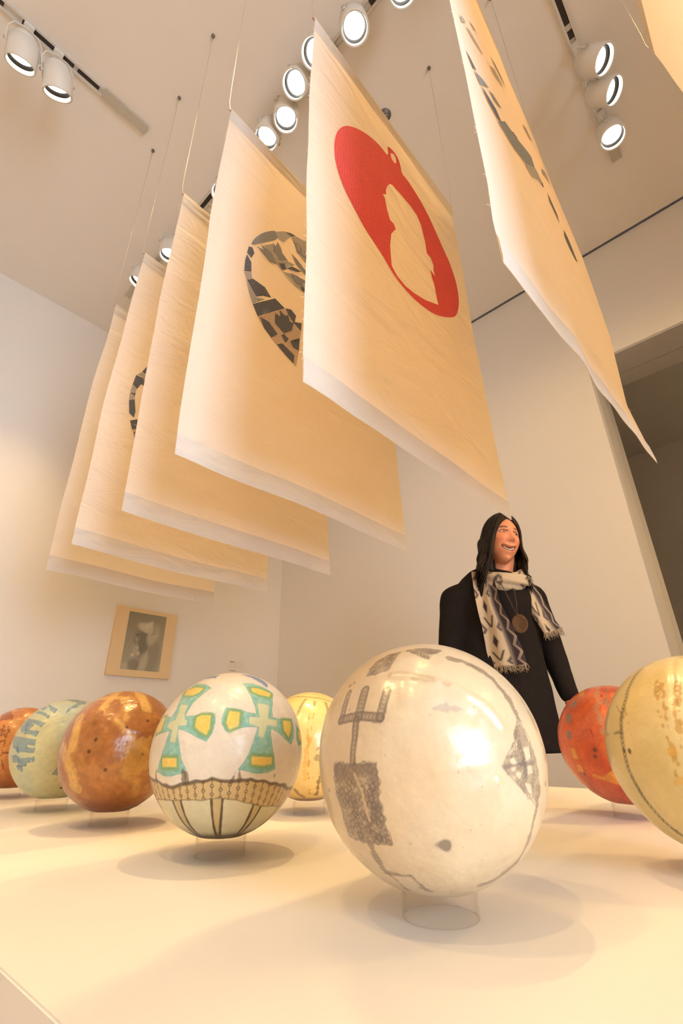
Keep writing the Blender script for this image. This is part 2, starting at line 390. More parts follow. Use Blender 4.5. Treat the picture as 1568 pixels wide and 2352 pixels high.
# added tracks out of view; their floods fill in the long wall and floor
track('added white ceiling track behind the camera', (-.98, -2.4, 0), (-.98, 3.0, 0), [(-2.3, 2.9)], [])
for i, (y, am, pw, cn, sf) in enumerate(((-1.9, (-.15, -.1, -1), 5.6, 84, .15), (-.15, (.52, .10, -1), 1.0, 58, .026), (.95, (.50, .08, -1), .9, 58, .026), (2.0, (.48, .10, -1), .9, 58, .026), (2.8, (-.45, .0, -1), 2.6, 80, .15), (0.4, (-.60, 0, -1), 5.2, 84, .15))):  # wide soft floods are added fill; narrow ones follow the ball shadows
    spotlight(('spotlight on the rear track over the %s' % ['back, added as fill', 'rear middle', 'front middle', 'portrait end', 'far corner, added as fill', 'left part of the floor, added as fill'][i]), (-.98+.07*am[0], y, ZL), am, (-.98, y), power=pw, cone=cn, soft=sf)
track('added unseen white ceiling track across the rear of the room', (-2.2, -2.3, 0), (2.8, -2.3, 0), [(-2.1, 2.7)], [])  # unseen track, added to hold the fill spots below
for x_, am, nm in ((.4, (.62, .95, -.62), 'left'), (1.5, (.40, .95, -.62), 'middle'), (2.45, (.06, .55, -1), 'right')):
    spotlight('added wall-washing fill spotlight at the %s of the rear cross track' % nm, (x_, -2.3+.07*am[1], ZL), am, (x_, -2.3), power=(4.0 if nm == 'right' else 2.2), cone=(78 if nm == 'right' else 54), soft=.22)  # added to brighten the long wall and the floor beside it
sp = MB().lathe([(0, -.03), (.018, -.028), (.02, -.02), (.012, -.016), (.012, -.004), (.034, -.002), (.034, 0.0), (0, 0)], 24)
p = at_z(884, 264, CEIL)
o = mesh_obj('sprinkler_head', sp.v, sp.f, M['hook'], None, True); o.location = p
tag(o, 'small dark sprinkler head on the ceiling peeping over the red banner top edge', 'sprinkler')

# ================================================================== BANNERS
ZT, ZB = 2.705, 1.262
NX, NZ = 56, 100
class Banner:
    def __init__(s, label, yL, yR, xTL, xTR, xBL, xBR, seed, face=-1, zt=ZT, zb=ZB, amp=.006, edge=.004, art=None):
        s.yL, s.yR = yL, yR; s.x4 = (xTL, xTR, xBL, xBR); s.zt, s.zb = zt, zb; s.seed = seed; s.amp = amp; s.face = face; s.edge = edge
        s.org = np.array([(xTL+xTR)/2, yL(.5)*.5+yR(.5)*.5, zb])
        s.root = empty('fabric_banner', s.org, label, 'banner', 'hanging cotton banners in a row')
        us, vs = np.meshgrid(np.linspace(0, 1, NX), np.linspace(0, 1, NZ))
        V = np.array([s.uv(u, v) for u, v in zip(us.ravel(), vs.ravel())])
        fs = np.array([(i*NX+k, i*NX+k+1, (i+1)*NX+k+1, (i+1)*NX+k) for i in range(NZ-1) for k in range(NX-1)])
        mesh_obj('cloth', V-s.org, fs, M['cloth'], s.root, True)
        s.hem('top_hem', 0, .048); s.hem('bottom_hem', 1-.042, 1)
        tl, tr = s.uv(0, 0), s.uv(1, 0)
        MB().tube([tl-s.org+(-.005, -s.face*.0035, -.008), (tl+tr)/2-s.org+(0, -s.face*.0035, -.012), tr-s.org+(.005, -s.face*.0035, -.008)], .0026, 10).build('rod', M['dowel'], s.root)
        for c, sg in ((tl, -1), (tr, 1)):
            b = c-s.org
            pts = [(b[0]+sg*.004, b[1], b[2]-.010), (b[0]+sg*.010, b[1]+.002, b[2]+.03), (b[0]+sg*.012, b[1], b[2]+.10), (b[0]+sg*.012, b[1], CEIL-.002-s.org[2])]
            w = MB().tube(pts, .00085, 6).build('wire', M['wire'], s.root)
            MB().lathe([(0, -.022), (.004, -.02), (.004, -.01), (.009, -.008), (.009, 0), (0, 0)], 12, (b[0]+sg*.012, b[1], CEIL-s.org[2])).build('ceiling_hook', M['hook'], w)
        # frayed threads along both side edges
        r = random.Random(seed*11+3); th = MB()
        for k in range(46):
            u = 0 if r.random() < .7 else 1; v = r.uniform(.03, .97); p = s.uv(u, v)-s.org; sg = -1 if u == 0 else 1
            L = r.uniform(.002, .012)
            th.tube([p, p+np.array([sg*L*.5, r.uniform(-.002, .002), r.uniform(-.002, .002)]), p+np.array([sg*L, r.uniform(-.003, .003), r.uniform(-.008, .004)])], [.0005, .0004, .0002], 4, False)
        tag(th.build('frayed_threads', M['cloth'], s.root), 'frayed threads along the side edges', kind='stuff')
    def ripple(s, u, v):
        q = s.seed*7.3
        if s.seed == 6: return s.amp*(math.sin(u*17+v*5)*.55*min(1, v*2)+math.sin(u*31-v*7)*.30*v+noise.noise(Vector((u*5+v*3, v*2, 3)))*.9)*math.sin(math.pi*min(1, max(0, u)))
        a = noise.noise(Vector((u*2.2+q, v*2.0, q)))*1.3 + noise.noise(Vector(((u*1.0+v*1.3)*3.6+q, (u-v)*1.0, q+5)))*.8 + noise.noise(Vector(((u+v*.8)*10+q, (u-v)*2.2, q+9)))*.22
        return a*s.amp*min(1, v*6+.05)
    def uv(s, u, v):
        xTL, xTR, xBL, xBR = s.x4
        e = s.edge*(noise.noise(Vector((v*4.0, s.seed, 0)))*1.6 + noise.noise(Vector((v*22.0, s.seed, 4)))*.15)
        e2 = s.edge*(noise.noise(Vector((v*4.0, s.seed, 9)))*1.6 + noise.noise(Vector((v*22.0, s.seed, 14)))*.15)
        xa = xTL+(xBL-xTL)*v + e - .008*math.sin(math.pi*v); xb = xTR+(xBR-xTR)*v + e2 - .010*math.sin(math.pi*v)
        x = xa+(xb-xa)*u
        y = s.yL(v)*(1-u)+s.yR(v)*u + s.ripple(u, v)
        z = s.zt+(s.zb-s.zt)*v - .006*math.sin(math.pi*u)*(1-v) + .004*math.sin(math.pi*2*u+s.seed)*v
        return np.array([x, y, z])
    def inv(s, x, z):
        v = (s.zt-z)/(s.zt-s.zb); u = .5
        for _ in range(3):
            v = min(1, max(0, v)); p0, p1 = s.uv(0, v), s.uv(1, v); u = (x-p0[0])/(p1[0]-p0[0]); u = min(1, max(0, u))
            pz = s.uv(u, v); v -= (z-pz[2])/(s.zt-s.zb)
        return u, min(1, max(0, v))
    def hem(s, name, v0, v1):
        us = np.linspace(0, 1, NX); vv = np.linspace(v0, v1, 6); V = []; off = .0022
        for j, v in enumerate(vv):
            for u in us:
                p = s.uv(u, v); k = off*(1.0 if 0 < j < 5 else .35); V.append(p+(0, s.face*k, 0))
        fs = [(i*NX+k, i*NX+k+1, (i+1)*NX+k+1, (i+1)*NX+k) for i in range(5) for k in range(NX-1)]
        mesh_obj(name, np.array(V)-s.org, np.array(fs), M['hem'], s.root, True)
    def from_px(s, px, py):
        """follow the pixel's ray to the banner's own surface, return (x, z) on it"""
        y = float(s.yL(.5)+s.yR(.5))/2
        for _ in range(25):
            p = at_y(px, py, y); u, v = s.inv(p[0], p[2]); yn = s.uv(u, v)[1]; y = y*.6+yn*.4
        p = at_y(px, py, y); return p[0], p[2]
    def patch(s, poly_xz, mat, name='patch', off=.0014, step=.02, holes=(), label=None):
        poly = [tuple(p) for p in poly_xz]; loops = [poly]+[list(h) for h in holes]
        pts = []; edges = []
        for lp in loops:
            n0 = len(pts); dense = []
            for i in range(len(lp)):
                a = np.array(lp[i]); b = np.array(lp[(i+1) % len(lp)]); n = max(1, int(np.linalg.norm(b-a)/(step*1.2)))
                for k in range(n): dense.append(tuple(a+(b-a)*k/n))
            pts += dense; m = len(dense); edges += [(n0+i, n0+(i+1) % m) for i in range(m)]
        xs = [p[0] for p in poly]; zs = [p[1] for p in poly]
        def inside(x, z):
            c = False
            for lp in loops:
                for i in range(len(lp)):
                    x0, z0 = lp[i]; x1, z1 = lp[i-1]
                    if (z0 > z) != (z1 > z) and x < (x1-x0)*(z-z0)/(z1-z0)+x0: c = not c
            return c
        x = min(xs)
        while x < max(xs):
            z = min(zs)
            while z < max(zs):
                if inside(x, z): pts.append((x, z))
                z += step
            x += step
        vo, _, fo, *_r = delaunay_2d_cdt([Vector(p) for p in pts], edges, [], 0, 1e-6)
        V = []
        for p in vo:
            u, v = s.inv(p[0], p[1]); q = s.uv(u, v); V.append((p[0], q[1]+s.face*off, p[1]))
        fs = []
        for f in fo:
            c = np.mean([vo[i] for i in f], axis=0)
            if inside(c[0], c[1]):
                a, b, d = [np.array(vo[i]) for i in f[:3]]; n = (b[0]-a[0])*(d[1]-a[1])-(b[1]-a[1])*(d[0]-a[0])
                fs.append(tuple(f) if n > 0 else tuple(f[::-1]))
        if not fs: return None
        o = mesh_obj(name, np.array(V)-s.org, fs, mat, s.root, True)
        if label: o['label'] = label
        return o
    def px_poly(s, pts, sc_=1.0, ox=0, oy=0): return [s.from_px(X/sc_+ox, Y/sc_+oy) for X, Y in pts]

const = lambda y: (lambda v: y)
B1 = Banner('farthest banner of the row, plain cream with a slightly rumpled bottom hem', lambda v: 1.963, lambda v: 1.963+.01*v, .532, 1.26, .528, 1.252, 1, zt=2.607, zb=1.243, amp=.008)
B2 = Banner('second farthest banner, a ring of navy patches showing at its left', const(1.611), const(1.611), .499, 1.275, .484, 1.287, 2, zt=2.627, zb=1.236, amp=.007)
B3 = Banner('third farthest banner, plain and glowing orange in the lamplight', const(1.254), const(1.254), .477, 1.285, .480, 1.306, 3, zt=2.627, zb=1.240, amp=.007)
B4 = Banner('banner with a grey and navy patchwork oval, left of the red oval banner', const(.912), const(.912), .450, 1.29, .441, 1.335, 4, zt=2.69, zb=1.262, amp=.008)
B5 = Banner('banner with a large red dotted oval cut with a portrait profile', lambda v: .53-.004*math.sin(3*v), const(.53), .486, 1.299, .473, 1.341, 5, zt=2.712, zb=1.265, amp=.007)
def interp(tab):
    zs = [(2.705-.67-z)/(2.035-.59) for z, _ in tab]
    return lambda v: float(np.interp(v, zs, [y for _, y in tab]))
B6 = Banner('nearly edge-on banner with faint blue patches, right of the red oval banner',
            interp([(2.035, .120), (1.35, .130), (1.04, .133), (.76, .137), (.68, .142), (.585, .141)]),
            interp([(2.035, .166), (1.96, .161), (1.69, .150), (1.52, .141), (1.32, .131), (1.0, .127), (.77, .138), (.686, .128), (.59, .116)]),
            .49, 1.272, .49, 1.256, 6, zt=2.705, zb=1.258, amp=.0042)
B7 = Banner('banner corner cut off by the top right edge of the photo', const(-.22), lambda v: -.22-.03*math.sin(2.2*v), .49, 1.272, .49, 1.26, 8, face=1, zt=2.705, zb=1.26, amp=.006)

# red oval with the profile cut out (traced on the banner's own surface)
S5, O5 = 2.9037, (640, 0)
outer = [(440,838),(500,850),(570,885),(640,940),(690,995),(722,1040),(730,1020),(718,972),(760,1005),(795,1060),(810,1110),(818,1160),(850,1195),(900,1270),(960,1370),(1010,1470),(1050,1560),(1095,1660),(1140,1760),(1180,1880),(1198,1980),(1198,2050),(1185,2100),(1160,2120),(1090,2115),(1020,2090),(930,2025),(855,1950),(790,1870),(740,1795),(695,1715),(640,1630),(570,1525),(510,1410),(440,1275),(400,1170),(375,1080),(367,990),(372,920),(395,865)]
loop = [(742,1022),(765,1030),(780,1060),(782,1092),(765,1085),(748,1055)]
prof = [(738,1228),(755,1235),(790,1275),(830,1320),(880,1380),(920,1440),(945,1500),(960,1560),(975,1620),(985,1690),(1010,1720),(1030,1770),(1028,1800),(1040,1845),(1008,1800),(1018,1850),(1035,1900),(1050,1980),(1062,2035),(980,2005),(905,1960),(845,1912),(785,1840),(750,1772),(744,1700),(740,1640),(748,1560),(778,1530),(765,1495),(740,1470),(720,1400),(705,1320),(690,1296),(715,1298),(712,1270),(720,1245)]
def chaikin(P_, keep=()):
    out = []
    for i in range(len(P_)):
        a, b = np.array(P_[i]), np.array(P_[(i+1) % len(P_)]); out += [tuple(a*.75+b*.25), tuple(a*.25+b*.75)]
    return out
B5.patch(B5.px_poly(chaikin(outer), S5, *O5), M['red_print'], holes=[B5.px_poly(loop, S5, *O5), B5.px_poly(prof, S5, *O5)], label='red dotted oval with a cut-out profile', step=.016)

# patchwork oval
S4, O4 = 3.5105, (380, 230)
N, G, P, C = 'navy_print', 'grey_print', 'pale_print', 'check_print'
pieces = [
 (G, [(680,1175),(715,1115),(780,1070),(870,1052),(890,1065),(910,1125),(800,1150)]),
 (P, [(890,1062),(958,1060),(1005,1105),(950,1150),(910,1125)]),
 (N, [(960,1062),(1010,1075),(1050,1100),(1007,1104)]),
 (P, [(1010,1106),(1050,1102),(1130,1140),(1130,1320),(1090,1260)]),
 (G, [(1020,1125),(1080,1170),(1132,1240),(1132,1290),(1060,1230)]),
 (N, [(670,1180),(700,1190),(715,1235),(690,1275),(655,1230)]),
 (N, [(655,1245),(690,1310),(690,1385),(632,1380),(640,1290)]),
 (P, [(632,1387),(690,1387),(695,1438),(652,1448)]),
 (N, [(654,1450),(700,1440),(800,1510),(850,1595),(780,1580),(730,1588),(692,1520)]),
 (P, [(650,1453),(690,1522),(730,1592),(800,1607),(700,1643),(672,1560)]),
 (N, [(700,1645),(880,1600),(960,1680),(740,1745)]),
 (N, [(963,1680),(1010,1690),(1050,1740),(1040,1790),(1095,1800),(1090,1870),(1030,1800),(990,1740)]),
 (C, [(740,1747),(960,1682),(1030,1805),(1090,1875),(1080,1930),(1070,2040),(1050,2150),(930,2020),(855,1930),(800,1850)]),
 (P, [(790,1172),(863,1160),(880,1250),(910,1302),(985,1302),(1040,1330),(970,1368),(940,1380),(890,1320),(830,1230)]),
 (P, [(945,1385),(1010,1400),(1132,1460),(1125,1560),(1050,1510)]),
]
pieces[0] = (G, chaikin(pieces[0][1]))
for m_, pts in pieces: B4.patch(B4.px_poly(pts, S4, *O4), M[m_], off=.0014)
pieces2 = [
 (N, [(880,1720),(920,1745),(915,1695),(960,1740),(985,1735),(1000,1790),(1030,1800),(1015,1860),(950,1880),(880,1800)]),
 (N, [(760,1750),(830,1790),(900,1890),(850,1915),(790,1840)]),
 (N, [(930,1900),(950,1885),(990,1930),(965,1960)]),
 (N, [(895,1970),(940,1965),(1035,2060),(1030,2125),(960,2050)]),
 (N, [(1000,1945),(1080,1920),(1072,2020),(1030,2000)]),
 (G, [(735,1180),(785,1210),(768,1165),(850,1230),(895,1330),(840,1310),(780,1240)]),
 (G, [(862,1150),(885,1180),(900,1145),(925,1190),(940,1240),(985,1300),(910,1300),(870,1220)]),
 (G, [(1010,1240),(1060,1290),(1135,1390),(1130,1420),(1050,1330)]),
 (N, [(975,1360),(1020,1345),(1095,1385),(1060,1390)]),
 (G, [(1010,1400),(1060,1420),(1135,1480),(1100,1500),(1040,1470)]),
 (N, [(910,1320),(955,1320),(970,1365),(940,1365)]),
 (N, [(1085,1505),(1125,1520),(1120,1555),(1100,1540)]),
]
for m_, pts in pieces2: B4.patch(B4.px_poly(pts, S4, *O4), M[m_], off=.0022)
# hidden right half of that oval, continued as a ring of patches
def ring(b, cx, cz, rx, rz, wx, wz, a0, a1, n, mats):
    for i in range(n):
        t0 = a0+(a1-a0)*i/n; t1 = a0+(a1-a0)*(i+1)/n
        T = np.linspace(t0, t1, 5)
        b.patch([(cx+rx*math.cos(t), cz+rz*math.sin(t)) for t in T]+[(cx+(rx-wx)*math.cos(t), cz+(rz-wz)*math.sin(t)) for t in T[::-1]], M[mats[i % len(mats)]])
q0 = B4.from_px(380+640/3.5105, 230+1330/3.5105); qt = B4.from_px(380+880/3.5105, 230+1052/3.5105); qb = B4.from_px(380+1055/3.5105, 230+2150/3.5105)
ocx, ocz = q0[0]+.24, (qt[1]+qb[1])/2+.03
ring(B4, ocx, ocz, .24, .30, .06, .06, -.9, 1.2, 9, [N, P, G, C])
# ring of patches on the second farthest banner
S2, O2 = 2.8, (80, 560)
for m_, pts in [(N, [(742,772),(712,798),(688,825),(728,850),(745,815)]), (N, [(650,845),(690,862),(706,872),(722,920),(680,905),(656,935),(628,905)]),
                (P, [(686,828),(728,852),(724,880),(700,864),(655,842)]), (P, [(628,907),(655,937),(640,960),(612,950)]), (N, [(612,955),(640,962),(650,950),(640,985),(620,970)]),
                (P, [(610,960),(642,975),(640,998),(606,1003)]), (N, [(604,1005),(641,1000),(646,1080),(636,1120),(606,1090)]),
                (N, [(611,1137),(674,1127),(666,1190),(624,1195)]), (C, [(626,1197),(664,1193),(658,1225),(640,1240)]), (N, [(632,1210),(646,1215),(652,1262),(640,1245)])]:
    B2.patch(B2.px_poly(pts, S2, *O2), M[m_], step=.015)
g0 = B2.from_px(80+605/2.8, 560+1060/2.8); gt = B2.from_px(80+742/2.8, 560+772/2.8); gb = B2.from_px(80+650/2.8, 560+1262/2.8)
ring(B2, g0[0]+.235, (gt[1]+gb[1])/2+.02, .235, .34, .05, .05, -1.9, 1.75, 15, [N, P, G, N, C])
# blue slivers on the edge-on banner
S6, O6 = 5.2267, (1100, 280)
sl = [(N, [(360,120),(400,125),(440,180),(500,290),(550,400),(570,500),(520,420),(440,270),(375,180)]),
      (G, [(215,0),(300,0),(420,170),(620,430),(660,560),(560,520),(420,340),(300,140)]),
      (P, [(540,520),(660,560),(760,750),(730,740),(630,670)]),
      (N, [(665,565),(700,620),(770,780),(765,790),(710,690)]),
      (N, [(810,850),(850,940),(930,1120),(960,1220),(900,1090),(840,960)]),
      (G, [(510,30),(550,80),(630,240),(600,210),(540,100)]),
      (N, [(1010,1300),(1060,1400),(1110,1520),(1160,1650),(1180,1690),(1150,1660),(1080,1520),(1020,1380)]),
      (P, [(740,560),(780,600),(850,760),(800,680),(750,620)])]
for i, (m_, pts) in enumerate(sl): B6.patch(B6.px_poly(pts, S6, *O6), M[m_], off=.0014+.0004*(i % 3), step=.012)
S7, O7 = 7.35, (1000, 0)
sl = [(N, [(500,850),(560,960),(620,1080),(680,1200),(620,1160),(560,1010)]), (G, [(640,1200),(780,1350),(890,1500),(830,1470),(740,1440)]),
      (N, [(750,1450),(880,1650),(1000,1850),(1110,2100),(1020,2000),(880,1740)]), (G, [(890,1530),(960,1600),(1110,1850),(1050,1800),(960,1680)]),
      (P, [(500,460),(560,520),(700,760),(800,950),(760,900),(620,680)]), (P, [(900,1110),(980,1180),(1060,1330),(1140,1500),(1040,1370),(940,1210)]),
      (N, [(550,360),(600,420),(690,570),(640,510)]), (G, [(900,930),(990,1080),(1120,1350),(1180,1500),(1080,1300)]), (P, [(390,270),(440,300),(500,400),(430,380)])]
for i, (m_, pts) in enumerate(sl): B6.patch(B6.px_poly(pts, S7, *O7), M[m_], off=.0014+.0004*(i % 3), step=.012)
# ================================================================== PAINTED BALLS ON CLEAR RINGS
BR = 0.12
def smooth(e0, e1, x): t = np.clip((x-e0)/(e1-e0), 0, 1); return t*t*(3-2*t)
class Ball:
    def __init__(s, c, nu, nv, base, seed=1):
        s.c = np.array(c, float); s.nu, s.nv = nu, nv; s.seed = seed
        th = np.linspace(0, 2*np.pi, nu, endpoint=False); la = np.linspace(-np.pi/2+.02, np.pi/2-.02, nv)
        T, L = np.meshgrid(th, la)
        s.n = np.stack([np.cos(L)*np.cos(T), np.cos(L)*np.sin(T), np.sin(L)], -1).reshape(-1, 3)
        s.r = np.ones(len(s.n)); s.col = np.tile(np.array(base, float), (len(s.n), 1))
        # longitude is measured from the side that faces the camera
        t = EYE[:2]-s.c[:2]; t /= np.linalg.norm(t); s.t = np.array([t[0], t[1], 0]); s.rt = np.array([-t[1], t[0], 0])
        s.lon, s.lat = s.ll(s.n); s.h = s.field(2.2, 9, seed); s.h2 = s.field(7, 14, seed+1); s.h3 = s.field(24, 22, seed+2); s.h4 = s.field(62, 26, seed+3)
    def ll(s, n):
        n = np.atleast_2d(n); return np.arctan2(n@s.rt, n@s.t), np.arcsin(np.clip(n[:, 2], -1, 1))
    def field(s, freq, k, seed):
        r = np.random.default_rng(seed*13+5); out = np.zeros(len(s.n))
        for _ in range(k):
            d = r.normal(size=3); d /= np.linalg.norm(d); d2 = r.normal(size=3); d2 /= np.linalg.norm(d2)
            out += np.sin(s.n@d*freq*r.uniform(.6, 1.5)+r.uniform(0, 6.28)+1.5*np.sin(s.n@d2*freq*.8+r.uniform(0, 6.28)))
        return out/math.sqrt(k)
    def hit(s, px, py):
        cx = EYE-s.c
        for k in range(60):
            d = ray(px, py); d = d/np.linalg.norm(d); b = d@cx; D = b*b-(cx@cx-BR*BR)
            if D >= 0: p = EYE+d*(-b-math.sqrt(D)); return (p-s.c)/BR
            v = s.centre_px(); px += (v[0]-px)*.02; py += (v[1]-py)*.02
        return s.t
    def centre_px(s):
        q = ROT.T@(s.c-EYE); return 784+q[0]/-q[2]*F_PX, 1176-q[1]/-q[2]*F_PX
    def pts(s, P, sc_, ox, oy): return np.array([s.hit(X/sc_+ox, Y/sc_+oy) for X, Y in P])
    def dist_line(s, P, closed=False):
        d = np.full(len(s.n), 9.0); m = len(P)
        for i in range(m if closed else m-1):
            a = P[i]; b = P[(i+1) % m]; ab = b-a; L = ab@ab+1e-12
            t = np.clip(((s.n-a)@ab)/L, 0, 1); d = np.minimum(d, np.linalg.norm(s.n-(a+t[:, None]*ab), axis=1))
        return d
    def inside(s, P, sub=6):
        if sub > 1:
            Q = []
            for i in range(len(P)):
                a, b = P[i], P[(i+1) % len(P)]
                for k in range(sub): v = a+(b-a)*k/sub; Q.append(v/np.linalg.norm(v))
            P = np.array(Q)
        # polygon test in a gnomonic-like plane centred on the polygon
        c = P.mean(0); c /= np.linalg.norm(c); a = np.cross(c, [0, 0, 1.0]); 
        if np.linalg.norm(a) < .1: a = np.array([1.0, 0, 0])
        a /= np.linalg.norm(a); b = np.cross(c, a)
        def pr(n): k = np.maximum(n@c+1.0, .05); return (n@a)/k, (n@b)/k     # stereographic
        X, Y = pr(s.n); PX, PY = pr(P); ins = np.zeros(len(s.n), bool); m = len(P)
        for i in range(m):
            x0, y0, x1, y1 = PX[i], PY[i], PX[i-1], PY[i-1]
            if abs(y1-y0) < 1e-12: continue
            cnd = ((y0 > Y) != (y1 > Y)) & (X < (x1-x0)*(Y-y0)/(y1-y0)+x0); ins ^= cnd
        return ins
    def sd(s, P): d = s.dist_line(P, True); return np.where(s.inside(P), -d, d)      # in radii
    def mix(s, w, rgb): w = np.clip(w, 0, 1)[:, None]; s.col = s.col*(1-w)+np.array(rgb)*w
    def line(s, P, w, rgb, k=1.0, rough=.0, aa=.007):
        d = s.dist_line(P)+rough*(s.h3*.38+s.h4*.30); s.mix(k*(1-smooth(w-aa, w+aa, d)), rgb)
    def fill(s, P, rgb, k=1.0, rough=.0, aa=.006): s.mix(k*(1-smooth(-aa, aa, s.sd(P)+rough*(s.h3*.38+s.h4*.30))), rgb)
    def walk(s, P, step):
        out = []; acc = 0.0
        for i in range(len(P)-1):
            a, b = P[i], P[i+1]; L = np.linalg.norm(b-a)
            while acc <= L: out.append(a+(b-a)*acc/L); acc += step
            acc -= L
        return np.array(out)
    def rings(s, C, r, w, rgb, k=1.0, sq=1.0):
        for q in C:
            q = q/np.linalg.norm(q); idx = np.where(s.n@q > 1-(r*3)**2)[0]
            d = np.abs(np.linalg.norm(s.n[idx]-q, axis=1)-r); ww = (k*(1-smooth(w*.5, w*1.6, d)))[:, None]
            s.col[idx] = s.col[idx]*(1-ww)+np.array(rgb)*ww
    def spots(s, C, r, rgb, k=1.0): 
        for q in C:
            q = q/np.linalg.norm(q); d = np.linalg.norm(s.n-q, axis=1)*(1+.25*s.h3); s.mix(k*(1-smooth(r*.7, r*1.2, d)), rgb)
    def speckle(s, n, r, rgb, k=.7, seed=0):
        g = np.random.default_rng(seed+s.seed); Q = g.normal(size=(n, 3)); Q /= np.linalg.norm(Q, axis=1)[:, None]
        for q in Q:
            idx = np.where(s.n@q > 1-(r*2.5)**2)[0]; rr = r*g.uniform(.4, 1.2)
            ww = (k*(1-smooth(rr*.4, rr*1.1, np.linalg.norm(s.n[idx]-q, axis=1))))[:, None]; s.col[idx] = s.col[idx]*(1-ww)+np.array(rgb)*ww
    def ridge(s, P, w, hgt): d = s.dist_line(P); s.r += hgt*np.exp(-(d/w)**2)
    def cells(s, scale, seed=3):
        g = np.random.default_rng(seed); Q = g.normal(size=(scale, 3)); Q /= np.linalg.norm(Q, axis=1)[:, None]
        return Q
    def build(s, label, mat, bump=.006, fine=.12, mott=.045):
        s.r += s.h*bump+s.h2*bump*.38+s.h3*bump*fine+s.h4*bump*fine*.35
        s.col = s.col*(1+mott*np.clip(s.h3*.5+s.h4*.5, -1.5, 1)[:, None]*.6)
        V = s.n*(s.r*BR)[:, None]
        ringr = .0375; V[:, 2] = np.maximum(V[:, 2], -BR*.965)
        nu, nv = s.nu, s.nv; I = np.arange(nu*nv).reshape(nv, nu); J = np.roll(I, -1, 1)
        F = np.stack([I[:-1], J[:-1], J[1:], I[1:]], -1).reshape(-1, 4)
        root = empty('painted_ball', (s.c[0], s.c[1], PT+.026), label, 'ball', 'waxed painted balls on the plinth')
        dz = s.c[2]-(PT+.026)
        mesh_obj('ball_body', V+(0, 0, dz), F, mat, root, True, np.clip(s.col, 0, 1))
        top = V[I[-1]].mean(0)+(0, 0, dz); bot = V[I[0]].mean(0)+(0, 0, dz)
        cp = [tuple(V[i]+(0, 0, dz)) for i in I[-1]]+[tuple(top)]
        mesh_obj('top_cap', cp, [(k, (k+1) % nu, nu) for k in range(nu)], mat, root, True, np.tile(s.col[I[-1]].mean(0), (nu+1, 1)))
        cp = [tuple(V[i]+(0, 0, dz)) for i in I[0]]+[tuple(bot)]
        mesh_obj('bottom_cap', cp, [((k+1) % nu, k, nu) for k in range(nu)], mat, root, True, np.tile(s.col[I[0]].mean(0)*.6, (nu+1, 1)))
        st = MB().lathe([(.0355, 0), (.0375, 0), (.0375, .0245), (.0355, .0245)], 64, closed=True)
        o = mesh_obj('display_ring', st.v, st.f, M['acrylic'], None, True); o.location = (s.c[0], s.c[1], PT+.0005)
        tag(o, 'clear acrylic ring stand under the '+label.split(',')[0], 'stand', 'clear acrylic ring stands')
        return root
m, nt, b = newmat('clear_acrylic'); M['acrylic'] = m
_t = node(nt, 'ShaderNodeBsdfTransparent'); _t.inputs['Color'].default_value = (.985, .975, .96, 1)
_g = node(nt, 'ShaderNodeBsdfGlossy', Roughness=.08); _lw = node(nt, 'ShaderNodeLayerWeight', Blend=.5); _pw = node(nt, 'ShaderNodeMath', operation='POWER'); nt.links.new(_lw.outputs['Facing'], _pw.inputs[0]); _pw.inputs[1].default_value = 5.0; _f = node(nt, 'ShaderNodeMath', operation='MULTIPLY'); nt.links.new(_pw.outputs[0], _f.inputs[0]); _f.inputs[1].default_value = .35
_m = node(nt, 'ShaderNodeMixShader'); nt.links.new(_f.outputs[0], _m.inputs[0]); nt.links.new(_t.outputs[0], _m.inputs[1]); nt.links.new(_g.outputs[0], _m.inputs[2])
nt.links.new(_m.outputs[0], nt.nodes['Material Output'].inputs['Surface'])
M['wax'] = painted('wax_finish', .30, .55, .42, 26, .08)
M['wax_rough'] = painted('wax_rough_finish', .34, .50, .8, 20, .26)
M['wax_matt'] = painted('wax_matt_finish', .40, .30, .5, 30, .07)

ZC = .648
# ---- large white ball in front
B = Ball((.502, .332, ZC), 680, 360, lin(214, 196, 164), 2); S, O = 2.6133, (700, 1450)
P = lambda pts: B.pts(pts, S, *O)
gr = lin(150, 132, 112); dk = lin(112, 98, 86)
B.mix(.22*smooth(-.2, 1.6, B.h2), lin(226, 190, 138)); B.mix(.25*smooth(.3, 1.8, -B.h2), lin(232, 218, 194))
for L, w in (([(268,375),(248,430),(222,530)], .032), ([(215,535),(330,510),(455,520)], .034), ([(365,358),(345,430),(325,510)], .042), ([(495,358),(475,430),(452,520)], .032), ([(310,530),(300,640),(288,800)], .027)):
    B.line(P(L), w, gr, .60, .02); d = B.dist_line(P(L)); B.mix(.75*(1-smooth(.004, .013, np.abs(d-w*.9))), dk)
    C = B.walk(P(L), .035); B.rings(C, w*.55, .006, dk, .35)
blk = P([(180,798),(300,800),(425,798),(438,880),(445,1030),(480,1150),(520,1275),(380,1262),(270,1230),(225,1080),(190,960)])
B.fill(blk, gr, .62, .03); ins = B.inside(blk); 
g = np.random.default_rng(4); cand = B.n[ins]; pick = [cand[g.integers(len(cand))] for _ in range(230)]; B.rings(pick, .024, .005, dk, .55)
tp = P([(185,800),(425,800),(435,880),(190,900)]); B.fill(tp, lin(140,122,104), .55, .05); d = B.dist_line(blk, True); B.mix(.55*(1-smooth(.004, .014, d)), dk)
B.line(P([(300,860),(345,960),(390,1130)]), .012, lin(214,190,150), .7)
for L, w in (([(395,1268),(430,1360),(470,1430)], .030), ([(480,1440),(560,1500),(618,1552)], .020), ([(485,1452),(560,1462),(640,1466),(690,1520),(742,1560)], .020)):
    B.line(P(L), w, gr, .7, .03); C = B.walk(P(L), .03); B.rings(C, w*.6, .005, dk, .4)
